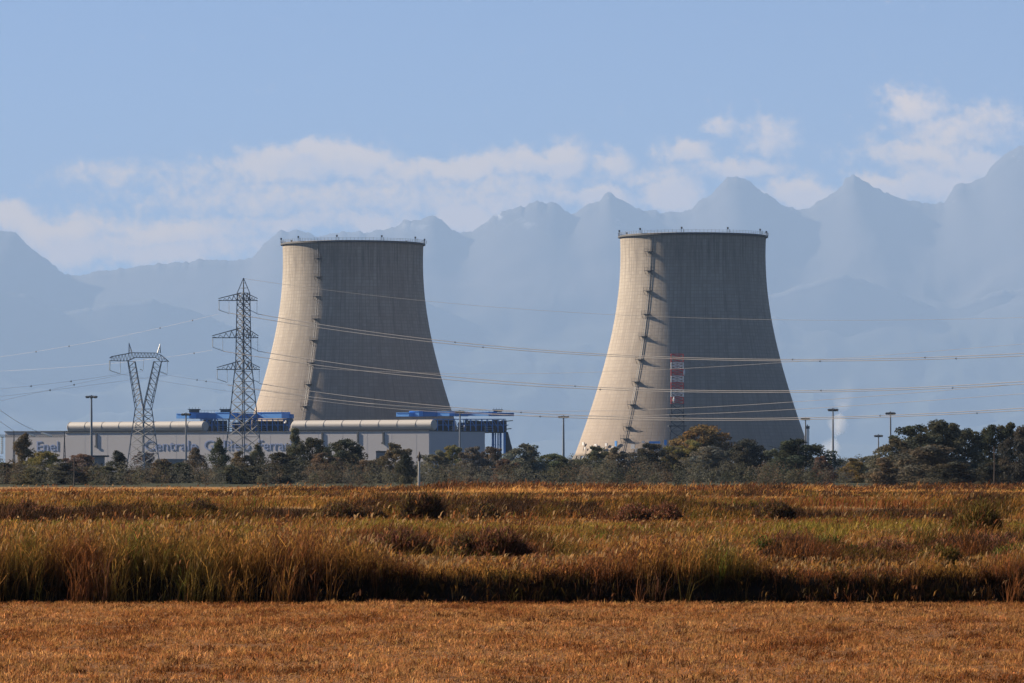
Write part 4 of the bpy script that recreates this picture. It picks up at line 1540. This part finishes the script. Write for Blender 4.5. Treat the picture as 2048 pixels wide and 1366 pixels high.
def front_belt():
    r = np.random.default_rng(2)
    n = 16000
    y = 94.82 + 4.0 * r.uniform(0, 1, n) ** .9
    x = frame_x(y, r, 200)
    # stems rooted in the ditch side: tall where the belt is tall, low tufts elsewhere
    nf = 2600
    yf = r.uniform(94.0, 94.8, nf)
    xf = frame_x(yf, r, 200)
    pf = xf / yf * F + 1024
    kf = r.random(nf) < np.interp(pf, [-200, 420, 620, 760, 1700, 1800, 2300], [.42, .42, .12, .05, .05, .16, .2]) * (.3 + 1.4 * smooth_noise(xf, xf * 0, 33, .5))
    x, y = np.concatenate([x, xf[kf]]), np.concatenate([y, yf[kf]])
    n = len(x)
    z = ground_z(x, y)
    thick = .78 + .24 * smooth_noise(x, y, 8, .7) + .12 * smooth_noise(x, y, 9, .25)
    top = ridge_h(x, y) * thick
    h = np.maximum(.12, top - z) * r.uniform(.6, 1.12, n)
    h = np.where((y < 94.75) & ((top < 1.0) | (r.random(n) < .4)), r.uniform(.15, .6, n), h)
    col = palette(x, y, r, [(RUST, 1.8), (BROWN, 1.3), (GOLD, 3.0), (OLIVE, 1.8), (GREEN, .08)], 21, 1.1)
    parts = []
    for k in range(7):
        sx, sy = r.normal(0, .05, n), r.normal(0, .05, n)
        hk = h * r.uniform(.5, 1.0, n)
        parts.append(blades(x + sx, y + sy, z - .03, hk, r.uniform(.006, .014, n), r.uniform(.05, .55, n), col * r.uniform(.55, 1.35, n)[:, None], r, wind=.1))
    # arching leaves from half way up
    for k in range(3):
        zz = z + h * r.uniform(.3, .85, n)
        parts.append(blades(x, y, zz, h * r.uniform(.1, .3, n), r.uniform(.008, .019, n), r.uniform(.5, 1.8, n), col * r.uniform(.7, 1.5, n)[:, None], r, curl=.3, wind=.15))
    # short tufts hanging on the ditch side, shade of the foot darkened into their colour
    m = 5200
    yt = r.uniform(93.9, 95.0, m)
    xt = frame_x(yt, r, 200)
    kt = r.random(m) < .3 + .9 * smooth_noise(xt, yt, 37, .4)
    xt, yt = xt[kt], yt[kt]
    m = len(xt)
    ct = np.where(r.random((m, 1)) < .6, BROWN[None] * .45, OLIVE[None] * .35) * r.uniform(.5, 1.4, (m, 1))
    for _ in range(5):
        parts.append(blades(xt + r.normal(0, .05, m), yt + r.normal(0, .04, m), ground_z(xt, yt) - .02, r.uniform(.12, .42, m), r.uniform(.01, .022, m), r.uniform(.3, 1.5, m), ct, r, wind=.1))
    # seed heads
    k = r.random(n) < .22
    m = k.sum()
    hc = np.where(r.random((m, 1)) < .35, PALE[None] * .75, np.where(r.random((m, 1)) < .5, GOLD[None], np.array((.36, .16, .08))[None])) * r.uniform(.6, 1.25, (m, 1))
    for _ in range(3):
        parts.append(blades(x[k] + r.normal(0, .04, m) + .08 * h[k], y[k] + r.normal(0, .05, m), z[k] + h[k] * r.uniform(.72, .95, m), r.uniform(.06, .16, m), r.uniform(.014, .032, m), r.uniform(.2, .9, m), hc, r, wind=.35))
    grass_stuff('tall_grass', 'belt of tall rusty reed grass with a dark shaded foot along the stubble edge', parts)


def terrace(name, label, n, y0, y1, hr, wts, seed, scale, wr, nb, patch=None, heads=.25, cap=1.0):
    r = np.random.default_rng(seed)
    y = np.sqrt(r.uniform(y0 ** 2, y1 ** 2, n))
    x = frame_x(y, r, 160)
    z = ground_z(x, y)
    f = smooth_noise(x, y * .6, seed + 1, scale * 1.7)
    h = r.uniform(*hr, n) * (.5 + 1.0 * f)
    if patch is not None: h = h * patch(x, y)
    h = np.minimum(h, cap * r.uniform(.75, 1.1, n))
    col = palette(x, y, r, wts, seed + 2, scale)
    parts = []
    for k in range(nb):
        sx, sy = r.normal(0, wr[1] * 4, n), r.normal(0, wr[1] * 6, n)
        parts.append(blades(x + sx, y + sy, z - .03, h * r.uniform(.5, 1.1, n), r.uniform(*wr, n), r.uniform(.1, .9, n), col * r.uniform(.7, 1.3, n)[:, None], r, wind=.25))
    k = r.random(n) < heads
    m = k.sum()
    hc = np.where(r.random((m, 1)) < .5, PALE[None] * .8, RUST[None]) * r.uniform(.7, 1.25, (m, 1))
    parts.append(blades(x[k] + .15 * h[k], y[k], z[k] + h[k] * .75, h[k] * r.uniform(.2, .45, m), wr[1] * r.uniform(1, 2, m), r.uniform(.2, .9, m), hc, r, wind=.45))
    grass_stuff(name, label, parts)


def band(*cs):
    """rows of taller growth at the given distances (centre, width, gain)"""
    def f(x, y):
        g = np.full_like(y, .38)
        for c, w, a in cs:
            wob = (smooth_noise(x, y * 0 + c, int(c), w * 1.5) - .5) * w * .8
            g = g + a * np.exp(-((y - c - wob) / w) ** 2) * (.25 + 1.3 * smooth_noise(x, y * .3, int(c) + 3, c * .02))
        return g
    return f


stubble()
front_belt()
terrace('meadow_grass', 'yellow green and rusty grass on the first terrace behind the tall belt', 19000, 98.6, 150, (.2, .55), [(RUST, 1.6), (GOLD, 2.4), (OLIVE, 2.2), (GREEN, .9), (BROWN, 1.4)], 41, 1.7, (.010, .022), 5, band((103, 3, .9), (108, 4, 1.2), (118, 4, .6), (138, 7, .9)), cap=.5)
terrace('rough_grass', 'golden brown rough grass with dark tussock rows on the second terrace', 24000, 150, 260, (.25, .6), [(BROWN, 1.4), (GOLD, 2.4), (OLIVE, 2.0), (GREEN, .5), (RUST, 1.2)], 51, 4.0, (.02, .04), 5, band((162, 7, .4), (188, 3, 1.2), (197, 4, 1.6), (225, 10, .8)), cap=.62)
def far_belt(x, y):
    px = x / y * F + 1024
    g = np.interp(px, [-200, 300, 420, 600, 760, 900, 1400, 1700, 2300], [.5, .55, .9, 1.35, 1.1, 1.5, 1.5, 1.3, 1.6])
    return .3 + 1.3 * np.exp(-((y - 405) / 16) ** 2) * g * (.35 + 1.3 * smooth_noise(x, y * .1, 77, 5.0)) + .5 * np.exp(-((y - 330) / 8) ** 2) * smooth_noise(x, y, 4, 9)


BRIGHT = np.array((.95, .52, .16))
terrace('far_grass', 'strip of orange field grass and weeds in front of the tree line', 30000, 260, 424, (.2, .5), [(RUST, 1.3), (BRIGHT, 4.5), (OLIVE, .7), (BROWN, .5)], 61, 7.0, (.03, .07), 4, far_belt, cap=.8)


def weed_row(label, n, y0, y1, hr, wts, seed, wr, prof):
    """a ragged line of dark autumn weeds standing along a bank"""
    r = np.random.default_rng(seed)
    y = r.uniform(y0, y1, n)
    x = frame_x(y, r, 160)
    y = y + (smooth_noise(x, x * 0, seed + 5, (y0 / 9400 * 260)) - .5) * (y1 - y0) * 1.3
    px = x / y * F + 1024
    g = np.interp(px, [p[0] for p in prof], [p[1] for p in prof]) * (.45 + .9 * smooth_noise(x, y * .5, seed, (y1 - y0) * .22) + .3 * smooth_noise(x, y, seed + 1, .5))
    k = g > .38
    x, y, g = x[k], y[k], g[k]
    n = len(x)
    z = ground_z(x, y)
    h = r.uniform(*hr, n) * np.clip(g, 0, 1.25)
    col = palette(x, y, r, wts, seed + 2, 1.5)
    parts = []
    for q in range(6):
        parts.append(blades(x + r.normal(0, wr[1] * 4, n), y + r.normal(0, wr[1] * 6, n), z + h * r.uniform(0, .45, n), h * r.uniform(.3, .75, n), r.uniform(*wr, n), r.uniform(.1, 1.2, n), col * r.uniform(.5, 1.6, n)[:, None], r, wind=.25))
    grass_stuff('weeds', label, parts)


DKW = np.array((.09, .055, .035))
weed_row('ragged dark weeds along the bank of the far terrace', 15000, 183, 193, (.45, .8), [(DKW, 2), (BROWN, 1.5), (OLIVE * .6, 1.5), (GOLD * .8, .6)], 71, (.016, .034),
         [(-150, .9), (0, .95), (120, .8), (300, 1.05), (500, .9), (640, .6), (760, .95), (900, .8), (1000, .9), (1200, .55), (1330, .8), (1500, .6), (1700, .75), (1850, .7), (2200, .9)])
weed_row('rusty brown weeds just behind the tall belt', 13000, 100.5, 108, (.4, .72), [(DKW, 1.6), (RUST * .8, 2), (BROWN, 1.2), (OLIVE * .7, 1)], 75, (.009, .02),
         [(-150, .2), (640, .3), (740, 1.0), (860, 1.0), (890, .5), (930, 1.0), (1060, 1.05), (1120, .5), (1200, .3), (1480, .3), (1540, .9), (1640, .8), (1700, .55), (1850, .7), (1940, 1.0), (2200, .9)])
weed_row('yellow green grass strip across the middle terrace', 15000, 140, 166, (.2, .4), [(np.array((.30, .25, .055)), 2), (np.array((.46, .32, .08)), 2.4), (GREEN, .4), (OLIVE, 1.6), (RUST, .8)], 83, (.011, .024),
         [(-150, .6), (300, .75), (600, .6), (760, .95), (860, .7), (960, .95), (1100, .7), (1300, .6), (1480, .95), (1560, 1.1), (1850, 1.1), (1900, .5), (2200, .7)])
weed_row('rusty dark weeds at the far edge of the field', 8000, 396, 416, (.5, 1.0), [(DKW, 1.3), (RUST * .8, 2), (BROWN, 1), (GOLD, .7)], 87, (.035, .07),
         [(-150, .15), (480, .3), (600, .75), (760, .6), (850, .95), (1500, .95), (1620, .7), (2200, .95)])
weed_row('broken brown weeds scattered over the upper field', 9000, 262, 300, (.35, .7), [(DKW, 1.2), (BROWN, 1.5), (GOLD, 1), (OLIVE, 1)], 79, (.025, .05),
         [(-150, .5), (400, .6), (560, .9), (760, .8), (1000, .4), (1300, .6), (1600, .95), (1700, .6), (2200, .7)])


def clump(px, base, wpx, top, d, tint, label, sparse=False):
    """a rounded weed tussock of arching blades on its own"""
    r = np.random.default_rng(int(px))
    c = P(px, base, d)
    z0 = float(ground_z(np.array([c.x]), np.array([d]))[0])
    w = wpx / F * d
    h = CH + (HY - top) / F * d - z0
    n = int((160 if sparse else 2200) * max(.6, w))
    nl = 5
    lx, ly, lr, lh = r.uniform(-.36, .36, nl) * w, r.uniform(-.3, .3, nl) * w, r.uniform(.2, .36, nl) * w, r.uniform(.55, 1.0, nl)
    lh[0] = 1.0
    k = r.integers(0, nl, n)
    a = r.uniform(0, 6.283, n)
    q = np.sqrt(r.random(n)) * r.uniform(.8, 1.25, n)
    x, y = lx[k] + np.cos(a) * q * lr[k], ly[k] + np.sin(a) * q * lr[k]
    hh = h * lh[k] * np.sqrt(np.clip(1 - q ** 2 * .75, .04, 1)) * r.uniform(.5, 1.1, n)
    spread = np.array([tint, tuple(np.array(tint) * .6), tuple(OLIVE * .6), tuple(RUST * .7)])[r.choice(4, n, p=(.5, .25, .15, .1))]
    col = spread * r.uniform(.5, 1.6, (n, 1)) * (1 + r.normal(0, .08, (n, 3)))
    ws = d / 100 * .010
    parts = [blades(x, y, 0 * x, hh, r.uniform(ws * .7, ws * 1.6, n), r.uniform(.1, .7, n), col, r, wind=.18)]
    for _ in range(3):
        parts.append(blades(x + r.normal(0, .05, n), y + r.normal(0, .05, n), hh * r.uniform(.2, .9, n), h * r.uniform(.08, .25, n), r.uniform(ws, ws * 2.4, n), r.uniform(.3, 1.8, n), col * r.uniform(.6, 1.6, (n, 1)), r, wind=.15))
    V, Q, Tt, C = join(parts)
    me = mesh_np('weed_tussock', V, Q, M['grass'], np.clip(C * .7, .003, .9), Tt)
    o = link('weed_tussock', me, None, (c.x, c.y, z0))
    tag(o, label, 'tussock', 'weed tussocks in the rough grass')


DW, RW, GW = (.10, .062, .038), (.18, .082, .052), (.10, .12, .03)
for a in [
    (800, 1118, 125, 1046, 102, RW, 'large dark rusty tussock just left of the picture middle, above the belt'),
    (935, 1112, 66, 1058, 102, DW, 'dark tussock right of the large rusty one'),
    (1015, 1112, 110, 1046, 102, RW, 'wide rusty tussock with dark foot, nearest the gap in the tall belt'),
    (845, 1034, 66, 980, 182, DW, 'tall dark weed clump on the far terrace, below the hall'),
    (985, 1035, 80, 1000, 182, DW, 'low dark weed clump on the far terrace, right of the tall one'),
    (350, 1034, 170, 996, 182, DW, 'long dark weed clump on the far terrace at left'),
    (85, 1032, 100, 994, 182, RW, 'brown weed clump on the far terrace near the left edge'),
    (200, 1034, 100, 1000, 182, DW, 'dark weed clump on the far terrace below the floodlight mast'),
    (700, 1030, 120, 1000, 182, DW, 'flat dark weed clump on the far terrace below the large domed tree'),
    (1300, 1030, 110, 1002, 182, RW, 'brown weed clump on the far terrace below the right tower'),
    (1560, 1030, 90, 998, 182, DW, 'dark weed clump on the far terrace below the broad domed tree'),
    (1630, 1010, 60, 990, 270, DW, 'small dark weed clump far back, right of the right tower'),
    (1590, 1112, 100, 1052, 102, RW, 'reddish tussock at the left end of the low lit edge'),
    (1515, 1118, 76, 1062, 101, GW, 'green weed clump where the tall belt drops to the low edge'),
    (1660, 1112, 80, 1066, 102, GW, 'green tussock right of the reddish one'),
    (1770, 1116, 150, 1072, 102, RW, 'flattened pinkish tussock in the middle of the low edge'),
    (1950, 1116, 150, 1062, 102, RW, 'flattened rusty tussock near the right edge'),
    (1855, 1120, 80, 1000, 104, OLIVE * .6, 'tall wispy weed standing over the low edge on the right', True),
    (1980, 1062, 120, 994, 140, OLIVE * .55, 'dark olive weed clump at the far right of the terrace'),
    (2040, 1180, 90, 1070, 97, GW, 'green weed clump cut by the right edge'),
    (1880, 1175, 90, 1085, 97, OLIVE * .6, 'olive weed clump breaking the low lit edge'),
]:
    clump(*a)

# ------------------------------------------------------------------ smoke and haze
def volume_mat(name, dens, col, aniso=0.0, noise=None):
    m = bpy.data.materials.new(name)
    m.use_nodes = True
    t = NT(m.node_tree)
    o = t.n('ShaderNodeOutputMaterial')
    v = t.n('ShaderNodeVolumePrincipled')
    v.inputs['Color'].default_value = (*col, 1)
    v.inputs['Density'].default_value = dens
    v.inputs['Anisotropy'].default_value = aniso
    if noise:
        noise(t, v)
    t.l(v.outputs[0], o.inputs['Volume'])
    return m


def smoke():
    """thin smoke drifting up from a fire behind the lone mast"""
    me = bpy.data.meshes.new('smoke')
    d = 2300.0
    pts = [P(1655, 925, d), P(1662, 890, d), P(1678, 850, d), P(1692, 800, d), P(1700, 740, d)]
    rr = [16 * d / F, 24 * d / F, 32 * d / F, 36 * d / F, 34 * d / F]
    q = MB(); q.tube([p - pts[0] for p in pts], rr, 20)

    def nodes(t, v):
        tc = t.n('ShaderNodeTexCoord')
        nz = t.noise(tc.outputs['Object'], 0.12, 5, 0.65)
        sp = t.n('ShaderNodeSeparateXYZ')
        t.l(tc.outputs['Object'], sp.inputs[0])
        # soft sides: distance from the leaning axis
        ax = t.m('MULTIPLY', sp.outputs[2], 0.243)
        dx = t.m('SUBTRACT', sp.outputs[0], ax)
        r2 = t.m('SQRT', t.m('ADD', t.m('MULTIPLY', dx, dx), t.m('MULTIPLY', sp.outputs[1], sp.outputs[1])))
        side = t.m('SUBTRACT', 1.0, t.ramp(r2, 0.5, 7.0))
        up = t.m('SUBTRACT', 1.0, t.ramp(sp.outputs[2], 10.0, 44.0))
        f = t.m('MULTIPLY', t.m('MULTIPLY', side, up), t.ramp(nz, 0.28, 0.75))
        t.l(t.m('MULTIPLY', f, 0.11), v.inputs['Density'])
    o = q.build('smoke', volume_mat('drifting_smoke', 0.02, (1.0, 1.0, 1.0), 0.25, nodes), None, pts[0])
    tag(o, 'thin white smoke drifting up behind the lone mast right of the towers', 'smoke', kind='stuff')


smoke()
HAZE_D, HAZE_C = 2.9e-5, (0.335, 0.49, 0.755)
hz = MB()
hz.box((0, 32750, 2207), (90000, 69500, 4420))
o = hz.build('haze', volume_mat('haze_air', HAZE_D, HAZE_C, 0.0))
tag(o, 'pale blue haze filling the air over the plain', 'haze', kind='stuff')
